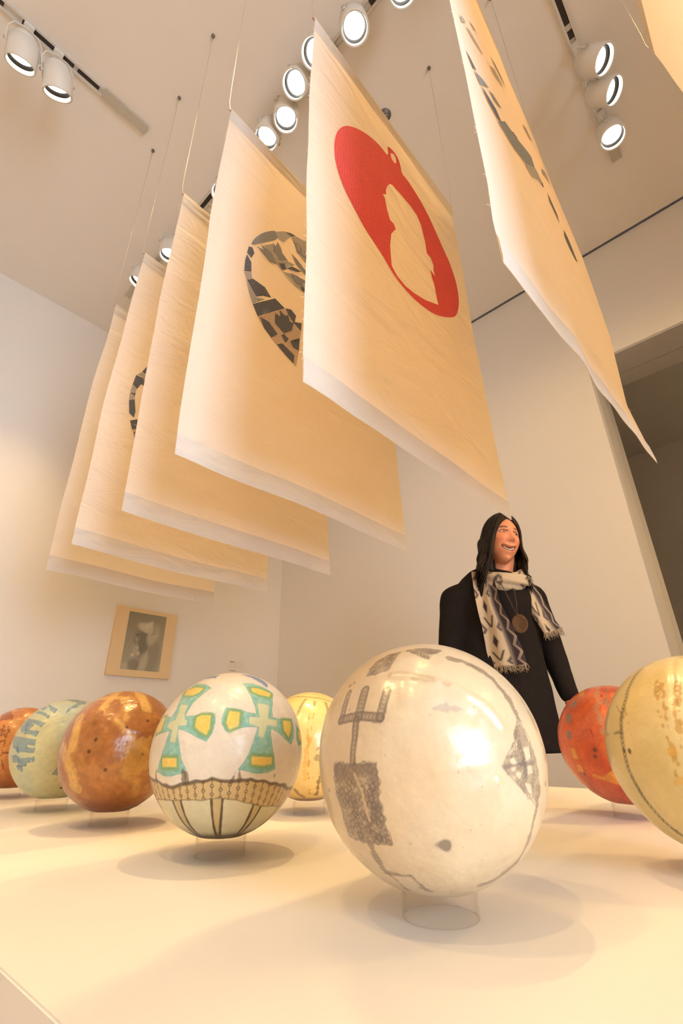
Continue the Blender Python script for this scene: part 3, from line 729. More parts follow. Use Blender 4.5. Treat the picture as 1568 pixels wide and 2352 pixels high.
for poly in ([(375,275),(400,230),(430,190),(500,150),(570,128),(530,190),(490,240),(430,262)], [(610,120),(700,108),(820,118),(735,170),(680,150)], [(1275,520),(1300,570),(1340,640),(1375,760),(1395,830),(1403,960),(1385,1045),(1330,980),(1250,890),(1180,812),(1215,740),(1255,660),(1262,590)]):
    q = P(poly); B.fill(q, gr, .72, .04); ins = B.inside(q); cand = B.n[ins]
    pick = [cand[g.integers(len(cand))] for _ in range(60)]; B.rings(pick, .018, .005, dk, .45); B.mix(.4*(1-smooth(.004, .014, B.dist_line(q, True))), dk)
for poly in ([(1225,770),(1250,755),(1270,790),(1240,800)], [(1305,700),(1340,690),(1350,760),(1325,780)], [(1330,810),(1355,800),(1365,850),(1335,860)], [(1270,840),(1300,850),(1290,885),(1265,865)], [(1320,910),(1355,920),(1360,985),(1340,965)], [(1235,820),(1262,815),(1258,840),(1240,838)]):
    B.fill(P(poly), lin(228,212,180), .8)
B.line(P([(1262,660),(1300,740),(1330,880)]), .014, lin(90,92,100), .5, .03); B.line(P([(1185,812),(1270,800),(1370,790)]), .010, lin(96,92,96), .5, .03)
for L, w in (([(865,165),(940,185),(1000,210)], .040), ([(1000,210),(1070,250),(1120,285),(1170,345),(1220,410),(1255,470),(1278,525)], .030), ([(1388,1040),(1375,1110),(1360,1170),(1340,1250),(1310,1320),(1270,1385)], .026), ([(1270,1385),(1200,1450),(1130,1495),(1060,1522)], .040)):
    B.line(P(L), w, gr, .75, .03); C = B.walk(P(L), .028); B.rings(C, w*.55, .005, dk, .35)
B.line(P([(1290,370),(1350,450),(1400,560),(1435,660),(1455,760)]), .022, lin(170,158,120), .6, .08)
B.spots(P([(845,1284)]), .035, lin(110,100,88), .8); B.spots(P([(148,955),(300,312),(275,330),(1438,915)]), .016, dk, .7); B.speckle(90, .009, dk, .5)
B.ridge(P([(530,270),(640,275),(760,300),(870,330),(970,380),(1060,430),(1130,500),(1180,570)]), .035, .013); B.ridge(P([(530,330),(560,460),(700,480),(850,455),(1000,510)]), .07, -.010)
B.ridge(P([(790,830),(960,800),(1150,770)]), .06, .010); B.ridge(P([(1160,900),(1170,1030)]), .03, .008)
B.line(P([(560,275),(700,285),(870,330)]), .010, lin(190,165,125), .5, .05); B.line(P([(760,455),(840,445),(950,465)]), .010, lin(150,145,145), .4, .1)
B.build('largest cream white waxed ball, with grey pencilled trident and block, at the front', M['wax'], .007)

# ---- ball with green and yellow crosses
B = Ball((.521, .729, ZC+.004), 640, 340, lin(220, 210, 192), 5); S, O = 3.92, (320, 1520); P = lambda pts: B.pts(pts, S, *O)
teal = lin(142, 190, 174); green = lin(150, 178, 112); yel = lin(228, 192, 84); pale = lin(205, 208, 168); tan = lin(200, 174, 124); ink = lin(84, 66, 44)
B.mix(.18*smooth(0, 2, B.h2), lin(222, 206, 176))
def cross(out, inner, ends):
    q = P(out); sdv = B.sd(q); B.mix(1-smooth(-.006, .006, sdv+B.h3*.004), teal)
    B.mix(.5*(1-smooth(.002, .010, np.abs(sdv+.006))), lin(96,150,130)); B.mix(.28*(1-smooth(.004, .012, np.abs(sdv+.034))), lin(100,164,156))
    B.mix(.22*(1-smooth(.004, .010, np.abs(sdv+.055))), lin(100,164,160))
    B.mix(.35*(sdv < -.004)*smooth(.2, 1.2, B.h4), lin(176,208,178)); B.mix(.30*(sdv < -.004)*smooth(.3, 1.3, -B.h4), lin(92,160,150))
    if inner: e = B.sd(P(inner)); B.mix(1-smooth(-.012, .012, e), pale); B.mix(.3*(1-smooth(.004, .012, np.abs(e))), lin(90,160,150))
    for en in ends:
        e = B.sd(P(en)); B.mix(.9*(1-smooth(.02, .045, e)), green); B.mix(1-smooth(-.012, .010, e), yel)
        B.mix(.5*(1-smooth(.003, .010, np.abs(e-.02))), lin(100,130,50)); B.mix(.35*(e < .0)*smooth(.3, 1.2, B.h4), lin(240,206,130)); B.mix(.4*(1-smooth(.004, .010, np.abs(e-.038+.004*B.h4))), lin(84,140,96)); B.mix(.35*(1-smooth(.003, .010, np.abs(e+.016))), lin(236,214,150)); B.mix(.35*(1-smooth(-.05, -.03, e)), lin(236,206,120))
cross([(505,200),(600,203),(648,235),(560,300),(480,370),(408,488),(500,482),(610,458),(680,465),(684,540),(655,640),(603,722),(520,680),(430,630),(350,605),(345,660),(358,760),(372,880),(418,968),(390,1000),(290,1032),(215,1025),(158,990),(190,860),(225,750),(268,625),(200,640),(120,668),(150,570),(205,468),(285,500),(330,430),(370,330),(400,270),(450,225)],
      [(370,380),(440,385),(405,470),(410,510),(432,522),(420,572),(345,575),(345,620),(320,732),(268,722),(290,620),(245,590),(265,540),(320,520),(350,450)],
      [[(430,255),(500,228),(572,240),(540,272),(480,300),(405,300)], [(515,500),(560,480),(640,482),(630,600),(602,655),(545,625),(500,580)], [(200,500),(235,500),(190,620),(150,645),(168,570)], [(205,868),(330,870),(330,945),(205,945)]])
cross([(930,198),(1010,198),(1100,225),(1200,285),(1196,340),(1190,430),(1200,500),(1260,518),(1368,512),(1390,590),(1388,690),(1365,745),(1310,700),(1250,640),(1185,605),(1180,660),(1195,750),(1215,880),(1225,965),(1150,1000),(1050,1008),(960,985),(885,970),(950,890),(1000,780),(1045,660),(1060,592),(960,590),(880,600),(780,630),(738,560),(740,510),(775,410),(860,425),(960,450),(1052,470),(1040,400),(1000,310)],
      [(1055,370),(1165,390),(1160,510),(1240,530),(1235,590),(1150,575),(1140,620),(1115,690),(1065,672),(1075,590),(985,560),(985,495),(1080,500)],
      [[(1005,240),(1080,248),(1180,290),(1165,318),(1080,300),(1015,270)], [(812,445),(903,457),(890,578),(812,608),(785,550)], [(1290,532),(1358,540),(1362,620),(1340,680),(1300,620)], [(1012,852),(1190,862),(1188,918),(1120,935),(1012,922)]])
cross([(1403,562),(1450,600),(1470,680),(1462,740),(1435,758),(1410,690)], None, [[(1425,620),(1448,640),(1455,690),(1440,720)]])
for poly in ([(545,160),(640,120),(740,106),(700,130),(690,150),(600,142)], [(905,116),(1000,124),(1100,160),(1152,210),(1147,232),(1060,172),(980,135)]): B.fill(P(poly), lin(104,132,178), .9, .02)
# the same crosses carried on round the back
bl = P([(80,1042),(150,1082),(270,1128),(450,1103),(560,1078),(650,1053),(800,1085),(1000,1065),(1180,1090),(1300,1120),(1372,1148)])
lo, la = B.ll(bl); wave = np.interp(B.lon, lo, la, period=2*np.pi)
l2 = P([(160,1238),(350,1250),(560,1250),(700,1228),(880,1250),(1100,1300),(1270,1300)]); lo2, la2 = B.ll(l2); wave2 = np.interp(B.lon, lo2, la2, period=2*np.pi)
band = (1-smooth(-.006, .006, B.lat-wave))*(smooth(-.006, .006, B.lat-wave2)); below = 1-smooth(-.006, .006, B.lat-wave2)
B.mix(below, lin(208, 202, 168)); B.mix(band, tan)
cl = np.cos(B.lat); per = math.radians(6.2); u = (B.lon+np.pi)/per; fr = (u-np.floor(u)-.5)*per*cl
cd = np.abs(fr); B.mix(band*.85*(1-smooth(.003, .010, cd)), ink)
ph = ((B.lat+np.floor(u)*.043) % .095)-.047; rd = np.abs(np.hypot(fr, ph)-.016); B.mix(band*.9*(1-smooth(.003, .009, rd)), ink); B.mix(band*(np.hypot(fr, ph) < .011)*.8, tan)
per = math.radians(34); u = (B.lon+np.pi+.22)/per; frr = (u-np.floor(u)-.5)*per
inb = (np.abs(frr) < .080*(.35+.65*cl)).astype(float); B.mix(below*inb*.85, lin(190,168,118))
for o_ in (-.17, .17):
    e = np.abs(np.abs(frr)-.080*(.35+.65*cl))*cl+B.h3*.003; B.mix(below*.85*(1-smooth(.006, .020, e)), ink)
B.mix(.9*(1-smooth(.010, .030, np.abs(B.lat-wave-.0+B.h3*.010))), ink); B.mix(.6*(1-smooth(.004, .012, np.abs(B.lat-wave2+B.h3*.004))), ink)
for L in ([(150,990),(150,1080)], [(390,985),(405,1090)], [(418,1000),(430,1090)], [(875,970),(835,1070)], [(900,975),(900,1075)], [(1220,1020),(1200,1100)]): B.line(P(L), .013, ink, .7, .03)
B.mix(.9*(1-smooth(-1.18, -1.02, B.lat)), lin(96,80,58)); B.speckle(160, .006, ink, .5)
B.ridge(P([(360,690),(480,740),(600,740),(760,700),(960,660)]), .03, .006); B.ridge(P([(800,300),(900,360),(960,430)]), .03, .008)
B.build('white ball with green and yellow flared crosses, over a brown chain-drawn belt', M['wax_matt'], .005)

# ---- brown ball
B = Ball((.542, 1.156, ZC+.004), 520, 280, lin(164, 102, 44), 9); S, O = 3.92, (0, 1540); P = lambda pts: B.pts(pts, S, *O)
B.mix(.55*smooth(-.3, 1.4, B.h2+.5*B.h3), lin(146, 86, 34)); B.mix(.35*smooth(.2, 1.6, B.h3-.3*B.h2), lin(196,140,64)); B.mix(.45*smooth(.2, 1.8, B.h), lin(186, 128, 62)); B.mix(.35*smooth(.5, 1.6, -B.h2), lin(196,146,78))
och = lin(214, 166, 84)
for L, w, k in (([(720,430),(690,560),(650,700)], .10, .8), ([(560,690),(600,780),(650,900),(690,1060)], .11, .75), ([(880,250),(1010,248),(1150,245)], .055, .85), ([(930,330),(1010,240),(1080,165)], .075, .8), ([(1240,180),(1290,260),(1330,340)], .10, .85), ([(1050,450),(1150,560),(1250,680),(1340,720)], .05, .7), ([(1110,250),(1150,330),(1130,440)], .05, .6), ([(1120,940),(1230,1000),(1220,1120)], .06, .5)):
    B.line(P(L), w, och, k, .05, .03)
B.fill(P([(1115,690),(1230,640),(1345,600),(1335,860),(1240,960),(1110,950),(1090,850)]), lin(210,160,76), .75, .08, .03)
B.fill(P([(760,440),(900,390),(1060,510),(1130,680),(1120,800),(980,860),(800,840),(700,720)]), lin(148,86,34), .6, .05, .04)
B.line(P([(1060,450),(1150,590),(1290,760)]), .007, lin(96,52,16), .6, .02); B.line(P([(640,720),(650,830),(700,960),(710,1060)]), .008, lin(120,70,26), .6, .02)
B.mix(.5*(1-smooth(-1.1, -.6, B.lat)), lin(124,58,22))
B.spots(P([(865,625),(1330,452),(955,888),(805,725),(1140,515)]), .028, lin(50,32,20), .8); B.speckle(240, .010, lin(60,34,16), .6)
B.ridge(P([(1050,460),(1150,520),(1290,560)]), .05, .010); B.ridge(P([(860,500),(760,560),(700,700)]), .06, -.008)
B.build('brown and ochre mottled ball, third from the front of the left row', M['wax_rough'], .009, .30, .22)

# ---- pale blue ball
B = Ball((.552, 1.512, ZC+.006), 440, 240, lin(198, 194, 146), 12); S, O = 7.84, (0, 1580); P = lambda pts: B.pts(pts, S, *O)
B.mix(.5*smooth(-.2, 1.4, B.h2), lin(176, 192, 172)); B.mix(.5*smooth(.5, .95, B.lat), lin(176,200,196)); B.mix(.35*smooth(.3, 1.6, -B.h), lin(206,180,120))
bl_ = lin(104, 138, 150); dk = lin(72, 98, 128)
for q in ([(540,430),(700,280),(850,250),(700,400),(640,440)], [(760,300),(850,350),(780,400),(720,360)], [(850,300),(900,310),(1030,390),(980,445),(910,400)], [(680,410),(890,490),(860,540),(640,450)],
          [(430,525),(540,560),(480,700),(400,820),(330,700),(380,600)], [(540,560),(820,630),(740,700),(520,620)], [(480,620),(600,670),(520,740),(450,780)], [(450,740),(690,790),(650,875),(440,810)],
          [(260,870),(640,930),(620,1035),(470,1010),(480,1080),(240,1060),(230,960)], [(240,1060),(625,1080),(610,1165),(380,1150),(320,1120)], [(310,1050),(340,1180),(300,1120)], [(220,1220),(330,1230),(380,1330),(240,1340)], [(340,1260),(615,1245),(600,1330),(480,1340),(470,1400),(330,1410)], [(300,1400),(400,1420),(410,1510),(330,1470)],
          [(1140,200),(1420,150),(1440,230),(1560,220),(1540,270),(1400,330),(1190,455),(1230,380),(1400,270),(1280,230)], [(1075,95),(1300,50),(1560,80),(1400,95),(1130,115)], [(940,1555),(1060,1400),(1120,1570)], [(1530,130),(1600,130),(1600,220),(1545,210)]):
    q = P(q); B.fill(q, bl_, .75, .03); B.mix(.65*(1-smooth(.004, .014, B.dist_line(q, True))), dk)
B.fill(P([(1060,1800),(1180,1750),(1260,1760),(1240,1800),(1090,1812)]), lin(24,18,16), 1.0)
B.speckle(160, .010, lin(96,92,80), .5); B.ridge(P([(720,690),(880,640),(1100,590),(1400,560)]), .035, .016); B.ridge(P([(860,560),(1100,520),(1400,500)]), .05, -.012)
B.build('pale blue-green ball with grey-blue comb and star shapes, fourth in the left row', M['wax_matt'], .007, .2, .12)

# ---- orange ball
B = Ball((.580, 1.966, ZC+.004), 360, 200, lin(208, 136, 66), 15); P = lambda pts: B.pts(pts, 7.84, 0, 1580)
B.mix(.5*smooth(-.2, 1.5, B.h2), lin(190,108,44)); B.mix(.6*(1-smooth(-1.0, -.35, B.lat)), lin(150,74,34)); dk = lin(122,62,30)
B.fill(P([(0,430),(60,395),(190,420),(230,500),(235,560),(100,580),(0,610)]), lin(146,74,36), .85, .05)
def star(pts, w=.015): B.line(P(pts+pts[:1]), w, dk, .75, .02)
star([(60,670),(90,720),(150,690),(140,750),(180,780),(120,810),(95,890),(70,830),(10,860),(40,790),(0,740),(45,735)]); star([(60,750),(90,770),(70,800)])
star([(290,310),(330,330),(390,280),(380,330),(460,310),(400,350),(330,360),(320,340),(260,330)])
for L in ([(0,970),(100,940),(30,1170),(180,1160),(210,1165)], [(0,1230),(60,1190),(180,1170)], [(30,1290),(60,1460)], [(200,1010),(210,1130)]): B.line(P(L), .016, dk, .75, .02)
B.speckle(60, .012, dk, .5)
B.build('orange ball with brown star outlines, farthest in the left row', M['wax_rough'], .008, .25, .2)

# ---- cream yellow ball behind the crosses
B = Ball((.913, .943, ZC+.006), 460, 250, lin(240, 212, 136), 18); S, O = 7.35, (640, 1560); P = lambda pts: B.pts(pts, S, *O)
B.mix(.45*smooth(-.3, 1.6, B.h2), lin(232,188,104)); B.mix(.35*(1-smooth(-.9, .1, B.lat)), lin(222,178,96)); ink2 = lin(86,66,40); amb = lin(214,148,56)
lt = P([(120,318),(300,295),(500,300),(700,325),(925,390)]); lo, la = B.ll(lt); wv = np.interp(B.lon, lo, la, period=2*np.pi)
B.mix(.75*(1-smooth(.008, .020, np.abs(B.lat-wv+.006*np.sign(np.sin(B.lon*90))))), ink2)
for L in ([(455,340),(400,410),(340,530),(310,610)], [(790,395),(820,480),(830,560),(800,650)], [(605,380),(600,440)]):
    B.rings(B.walk(P(L), .052), .022, .006, ink2, .85)
for L in ([(560,460),(510,600),(500,760),(490,900),(500,1000),(495,1200),(500,1400),(495,1560),(520,1760),(520,1940)], [(600,500),(585,640),(560,780),(540,900)]): B.line(P(L), .010, amb, .75, .03)
B.line(P([(540,1000),(450,1250),(440,1500),(450,1700)]), .030, lin(232,178,80), .6, .04); B.line(P([(690,1050),(660,1240),(650,1360)]), .014, ink2, .45, .1)
B.line(P([(270,1860),(330,1930),(420,1990)]), .03, lin(132,100,60), .7, .03); B.line(P([(685,1640),(665,1800),(640,1960)]), .03, lin(120,86,52), .75, .04); B.line(P([(720,1560),(560,1680)]), .016, lin(190,160,90), .6, .03)
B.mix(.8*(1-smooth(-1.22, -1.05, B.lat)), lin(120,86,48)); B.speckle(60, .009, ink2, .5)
B.build('cream yellow ball with chain lines, behind and between the crosses ball and the white ball', M['wax'], .006)

# ---- red orange ball
B = Ball((1.289, .354, ZC+.004), 460, 250, lin(212, 92, 42), 21); S, O = 4.523, (1260, 1480); P = lambda pts: B.pts(pts, S, *O)
B.mix(.65*smooth(-.2, 1.3, B.h2), lin(186,62,28)); B.mix(.45*smooth(.1, 1.5, -B.h2), lin(226,120,64)); B.mix(.30*smooth(.5, 1.6, B.h), lin(226,136,88))
for q in ([(228,640),(262,590),(295,570),(275,640),(240,668)], [(188,725),(240,722),(228,825),(182,808)], [(172,900),(222,895),(235,985),(195,985)]): B.fill(P(q), lin(134,120,116), .9, .02)
for q in ([(215,1080),(262,1085),(300,1190),(262,1188)], [(285,1240),(330,1260),(358,1330),(310,1320)], [(430,1340),(560,1380),(680,1290),(880,1400),(900,1560),(820,1600),(760,1470),(600,1420),(480,1390)], [(310,490),(380,470),(360,530),(315,540)]): B.fill(P(q), lin(234,160,56), .85, .03)
B.line(P([(500,430),(500,520),(540,800),(590,950)]), .05, lin(196,150,110), .6, .08); B.line(P([(545,400),(545,540)]), .010, lin(90,44,24), .7, .03); B.line(P([(620,440),(600,560),(600,640)]), .03, lin(150,110,84), .6, .05)
B.line(P([(430,880),(460,960)]), .008, lin(110,40,20), .8); B.line(P([(150,1000),(300,1010)]), .008, lin(120,50,24), .6); B.spots(P([(475,1100),(480,1165),(375,1355)]), .028, lin(86,40,26), .8); B.speckle(200, .010, lin(120,44,22), .6)
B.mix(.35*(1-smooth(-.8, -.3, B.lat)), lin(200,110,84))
B.build('red-orange mottled ball with small grey squares, beside the woman\'s hip', M['wax_rough'], .006, .25, .22)

# ---- big pale yellow ball cut by the right edge
B = Ball((.853, .126, ZC+.001), 620, 330, lin(226, 206, 146), 24); P = lambda pts: B.pts(pts, S, *O)
B.mix(.5*smooth(-.4, 1.3, B.h2), lin(214,194,126)); B.mix(.35*smooth(.3, 1.5, B.h), lin(240,222,176)); ink3 = lin(84,76,52)
L = [(1060,175),(1000,220),(930,280),(870,360),(825,450),(800,560),(770,660),(752,760),(752,860),(762,960),(780,1080),(800,1180),(830,1290),(870,1380),(930,1490),(990,1590),(1060,1680),(1130,1760),(1220,1850),(1330,1940),(1400,1985)]
C = B.walk(P(L), .045); B.rings(C, .019, .0055, ink3, .85)
for a, bb in zip(C[:-1], C[1:]): B.line(np.array([a*.6+bb*.4, a*.4+bb*.6]), .006, ink3, .6)
dl_ = B.dist_line(P(L)); B.mix(.35*(1-smooth(.02, .05, dl_)), lin(150,136,96)); B.line(P(L[-8:]), .012, ink3, .55, .05); B.line(P(L[6:10]), .022, ink3, .35, .1)
B.spots(P([(785,1105),(840,1105)]), .028, lin(60,50,32), .8)
B.mix(.25*(dl_ > .03)*(B.lon < np.median(B.ll(P(L))[0])), lin(178,164,104))
for Lq in ([(1120,390),(1130,560),(1140,700),(1190,850),(1250,1000),(1290,1130),(1320,1360)], [(1190,420),(1195,600),(1215,730),(1240,860),(1300,1080),(1340,1250)], [(1310,400),(1310,620),(1330,860),(1380,1080)], [(1380,420),(1350,620),(1370,800)]): B.line(P(Lq), .009, lin(196,150,70), .7, .04)
for Lq in ([(1130,420),(1125,540)], [(1340,420),(1335,560)]): B.rings(B.walk(P(Lq), .06), .03, .007, lin(190,150,84), .7)
B.fill(P([(1240,1080),(1300,1060),(1320,1120),(1250,1130)]), lin(226,176,76), .7, .04); B.fill(P([(1290,1400),(1393,1370),(1393,1440),(1340,1450)]), lin(226,180,80), .6, .04)
B.speckle(150, .010, ink3, .5); B.ridge(P([(1240,160),(1250,400),(1270,700)]), .10, .012); B.ridge(P([(1390,160),(1390,500)]), .09, .012); B.ridge(P([(1310,160),(1300,400),(1310,640)]), .03, -.008)
B.line(P([(700,640),(745,715)]), .007, ink3, .6); B.line(P([(600,930),(780,930)]), .006, ink3, .4, .03)
B.build('pale yellow-green ball with a dark chain line, cut by the right edge of the photo', M['wax'], .008)
# one more ball of the middle row stands out of view to the right
# ================================================================== PORTRAIT AND LABEL CARD ON THE END WALL
def at_wall(px, py): return at_y(px, py, YW)
x0, x1, z0, z1 = 1.476, 1.956, 1.079, 1.566
root = empty('framed_portrait', ((x0+x1)/2, YW-.03, z0), 'cream board with an old portrait of a man in a pale headdress, on the wall', 'picture')
o_ = np.array([(x0+x1)/2, YW-.03, z0])
MB().bevbox((x0-o_[0], .0, 0), (x1-o_[0], .030, z1-z0), .0015).build('board', plain('cream_board', (.76, .58, .34), .7, var=.04, scale=5), root)
n = 170; m_ = 240; px0, px1, pz0, pz1 = 1.566, 1.863, 1.124, 1.535
U, V = np.meshgrid(np.linspace(0, 1, n), np.linspace(0, 1, m_)); u = U.ravel(); v = V.ravel()
tone = .30+.10*v*0+.16*(1-v)+.05*(u-.5)
def blob(cx, cy, rx, ry, ang=0, soft=.35):
    dx, dy = (u-cx), (v-cy); c, s = math.cos(ang), math.sin(ang); a, b = (dx*c+dy*s)/rx, (-dx*s+dy*c)/ry
    return 1-smooth(1-soft, 1+soft, np.hypot(a, b))
def put(w, t): global tone; tone = tone*(1-w)+t*w
put(blob(.62, .30, .30, .42, 0, .3)*.8, .34); put(blob(.46, .50, .16, .22, 0, .25)*.85, .20)
put(blob(.30, .55, .075, .16, .05, .3)*.85, .27); put(blob(.285, .52, .05, .04, .2)*.8, .42); put(blob(.235, .50, .03, .03), .26); put(blob(.30, .605, .05, .02, .1)*.6, .13)
put(blob(.52, .74, .24, .085, -.15, .35)*.9, .62); put(blob(.70, .63, .14, .20, -.5, .35)*.85, .54); put(blob(.56, .80, .12, .05, .5)*.8, .68)
for k in range(9): a = .1+k*.16; put(blob(.60+.16*math.cos(a-.4), .67+.16*math.sin(a-.2), .012, .12, a-1.4, .5)*.45, .34)
put(blob(.30, .34, .07, .10, 0, .5)*.75, .50); put(blob(.24, .25, .04, .03)*.9, .66); put(blob(.38, .29, .04, .035)*.8, .62); put(blob(.35, .38, .025, .025)*.8, .60)
put(blob(.55, .12, .09, .20, -.35, .4)*.8, .56); put(blob(.10, .05, .10, .06)*.7, .55); put(blob(.30, .08, .14, .10)*.6, .20); put(blob(.80, .22, .16, .30)*.4, .30)
tone += .02*np.sin(u*60+v*31)*np.sin(v*47); tone = np.clip(tone*.95, .04, 1)
col = np.stack([tone*.92, tone*.84, tone*.62], -1)
Vv = np.stack([px0+(px1-px0)*u-o_[0], np.full(n*m_, -.0012), pz0+(pz1-pz0)*v-o_[2]], -1)
I = np.arange(n*m_).reshape(m_, n); Fq = np.stack([I[:-1, :-1], I[:-1, 1:], I[1:, 1:], I[1:, :-1]], -1).reshape(-1, 4)
tag(mesh_obj('photograph', Vv, Fq, painted('old_photograph_print', .7, 0, 0, 60, .05), root, False, col), 'faded grey-green portrait photograph')
cx0, cx1, cz0, cz1 = 2.50, 2.65, 1.225, 1.272
root = empty('wall_label', ((cx0+cx1)/2, YW-.004, cz0), 'small white caption card on the end wall, above the crosses ball', 'label')
o_ = np.array([(cx0+cx1)/2, YW-.004, cz0]); cm = plain('caption_card', (.80, .74, .66), .7, var=.02); tm = plain('caption_print', (.34, .24, .18), .8)
MB().box((cx0-o_[0], 0, 0), (cx1-o_[0], .004, .047)).build('card', cm, root)
MB().box((cx0-o_[0], .001, -.075), (cx1-.05-o_[0], .004, -.028)).build('card', cm, root)
MB().box((cx0+.008-o_[0], -.0006, .034), (cx0+.05-o_[0], .0, .042)).build('printed_line', tm, root)
MB().box((cx0+.008-o_[0], .0004, -.036), (cx0+.07-o_[0], .001, -.031)).build('printed_line', tm, root)

# ================================================================== THE WOMAN
# design space: x to the photo's right, y away from the camera, z up; the head stands 2.3 m out, scale K
HD = np.array([.9242, .3820]); K = 1.0
D0 = np.array([.9242*2.3, .3820*2.3]); 
def person_pt(p):
    p = np.atleast_2d(np.asarray(p, float)); return np.stack([p[:, 0]*K, p[:, 1]*K, EYE[2]+(p[:, 2]-EYE[2])*K], -1)
PB = np.array([HD[0]*2.3, HD[1]*2.3, 0.0])
woman = empty('person', PB, 'smiling long-haired woman in a black tunic and patterned scarf, standing behind the plinth', 'person', rotz=math.atan2(-.9242, .3820))
def app(px, py, Y):
    """pixel -> design space at depth Y"""
    d = ray(px, py); w = d[0]*HD[0]+d[1]*HD[1]; k = (2.3+Y)/w; p = d*k
    return np.array([p[0]*.3820-p[1]*.9242, Y, p[2]+EYE[2]])
M['skin'] = painted('skin', .50, .0, .10, 60, .05)
M['hair'] = plain('dark_brown_hair', (.013, .007, .0045), .42, var=.5, scale=40, spec=.25)
M['black_cloth'] = plain('black_wool', (.011, .008, .008), .85, var=.3, scale=30, bump=.3, bscale=120, spec=.2)
M['shoe'] = plain('black_leather', (.015, .013, .013), .35)
def remesh(mb, voxel, iters=3, noise_amp=0.0):
    me = bpy.data.meshes.new('tmp'); me.from_pydata(mb.v, [], mb.f); me.update()
    o = bpy.data.objects.new('tmp', me); COL.objects.link(o)
    r = o.modifiers.new('r', 'REMESH'); r.mode = 'VOXEL'; r.voxel_size = voxel; r.use_smooth_shade = True
    if iters: s_ = o.modifiers.new('s', 'SMOOTH'); s_.factor = .5; s_.iterations = iters
    dg = bpy.context.evaluated_depsgraph_get(); e = o.evaluated_get(dg); m2 = e.to_mesh()
    V = np.empty(len(m2.vertices)*3); m2.vertices.foreach_get('co', V); V = V.reshape(-1, 3)
    F = [tuple(p.vertices) for p in m2.polygons]; e.to_mesh_clear()
    bpy.data.objects.remove(o); bpy.data.meshes.remove(me)
    return V, F
YAW, ROLL, PIT = math.radians(33), math.radians(9), math.radians(4)
HC = np.array([-.018, .005, 1.515])
def rot(ax, a):
    c, s = math.cos(a), math.sin(a)
    return np.array({'x': [[1,0,0],[0,c,-s],[0,s,c]], 'y': [[c,0,s],[0,1,0],[-s,0,c]], 'z': [[c,-s,0],[s,c,0],[0,0,1]]}[ax])
RH = rot('z', YAW) @ rot('y', ROLL) @ rot('x', -PIT)
def head_pt(p): return np.atleast_2d(p) @ RH.T + HC          # head space: x lateral, -y is the face, z up
def head_inv(p): return (np.atleast_2d(p)-HC) @ RH
g2 = lambda x, z, x0, z0, sx, sz: np.exp(-((x-x0)/sx)**2-((z-z0)/sz)**2)
MX = -.003
def mouthz(x): return -.0770+16.0*(x-MX)**2
def head_surface(nu=220, nv=200):
    th = np.linspace(0, 2*np.pi, nu, endpoint=False); ph = np.linspace(.01, np.pi-.01, nv); T, Pp = np.meshgrid(th, ph)
    n = np.stack([np.sin(Pp)*np.sin(T), -np.sin(Pp)*np.cos(T), np.cos(Pp)], -1).reshape(-1, 3)
    p = n*np.array([.0785, .096, .128])
    t = np.clip(-p[:, 2]/.128, 0, 1)
    p[:, 0] *= 1-.36*t**1.8
    p[:, 1] = np.where(p[:, 1] < 0, p[:, 1]*(1+.02*t), p[:, 1]*(1-.42*t**1.3))
    p[:, 1] += np.where(p[:, 1] < 0, -.012*t**2, 0)
    fr = smooth(.01, .05, -p[:, 1]); x, z = p[:, 0], p[:, 2]; a = np.abs(x); out = np.zeros(len(p))
    out += .004*g2(a, z, .030, .034, .020, .009)                       # brow
    out -= .0115*g2(a, z, .031, .010, .019, .011)                      # eye sockets
    out += .0045*g2(a, z, .031, .011, .013, .0065)                     # lids
    nz = np.clip((.024-z)/.060, 0, 1)
    out += (.004+.0155*nz**1.2)*np.exp(-(x/(.0075+.0035*nz))**2)*smooth(-.050, -.038, z)*(1-smooth(.014, .040, z))
    out += .0075*g2(x, z, 0, -.034, .010, .0085)+.0080*g2(a, z, .0140, -.038, .0055, .0062)
    out += .0110*g2(a, z, .043, -.030, .017, .016)                     # smiling cheeks
    mz = mouthz(x); d = z-mz; am = np.abs(x-MX); wm = 1-smooth(.028, .038, am); op = np.sqrt(np.clip(1-(am/.034)**2, 0, 1))
    out += -.0110*(1-smooth(.0045*op+.0015, .0065*op+.0035, np.abs(d)))*wm + .0038*np.exp(-((d-.0125*op-.002)/.0040)**2)*wm + .0055*np.exp(-((d+.0125*op+.002)/.0050)**2)*(1-smooth(.018, .034, am))
    out -= .0050*np.exp(-((a-(.028+.34*(-.030-z).clip(-.02, .06)))/.005)**2)*smooth(-.095, -.07, z)*smooth(-.022, -.034, z)
    out += .010*g2(x, z, 0, -.119, .019, .013)-.0030*g2(x, z, 0, -.103, .020, .005)
    p[:, 1] -= out*fr
    I = np.arange(nu*nv).reshape(nv, nu); J = np.roll(I, -1, 1)
    F = [tuple(f) for f in np.stack([I[:-1], I[1:], J[1:], J[:-1]], -1).reshape(-1, 4)]
    F += [tuple(I[0]), tuple(I[-1][::-1])]
    return p, F
hp, hf = head_surface()
body = MB(); body.add(head_pt(hp), hf)
for s_ in (-1, 1):                                                     # ears
    e = MB().ball((0, 0, 0), (.007, .017, .030), 14, 10); body.add(head_pt(np.array(e.v)+(s_*.076, .012, -.004)), e.f)
neck0 = np.array([-.045, .035, 1.345]); body.capsule(neck0, HC+(.0, .022, -.075), .056, .052)
SR = np.array([-.262, -.01, 1.246]); SL = np.array([.080, .11, 1.250]); CH = (SR+SL)/2
body.capsule(CH*[1, 1, 0]+[.02, 0, 1.34], neck0, .07, .058)
body.capsule(SR, neck0-(0, 0, .045), .050, .055); body.capsule(SL, neck0-(0, 0, .045), .050, .055)
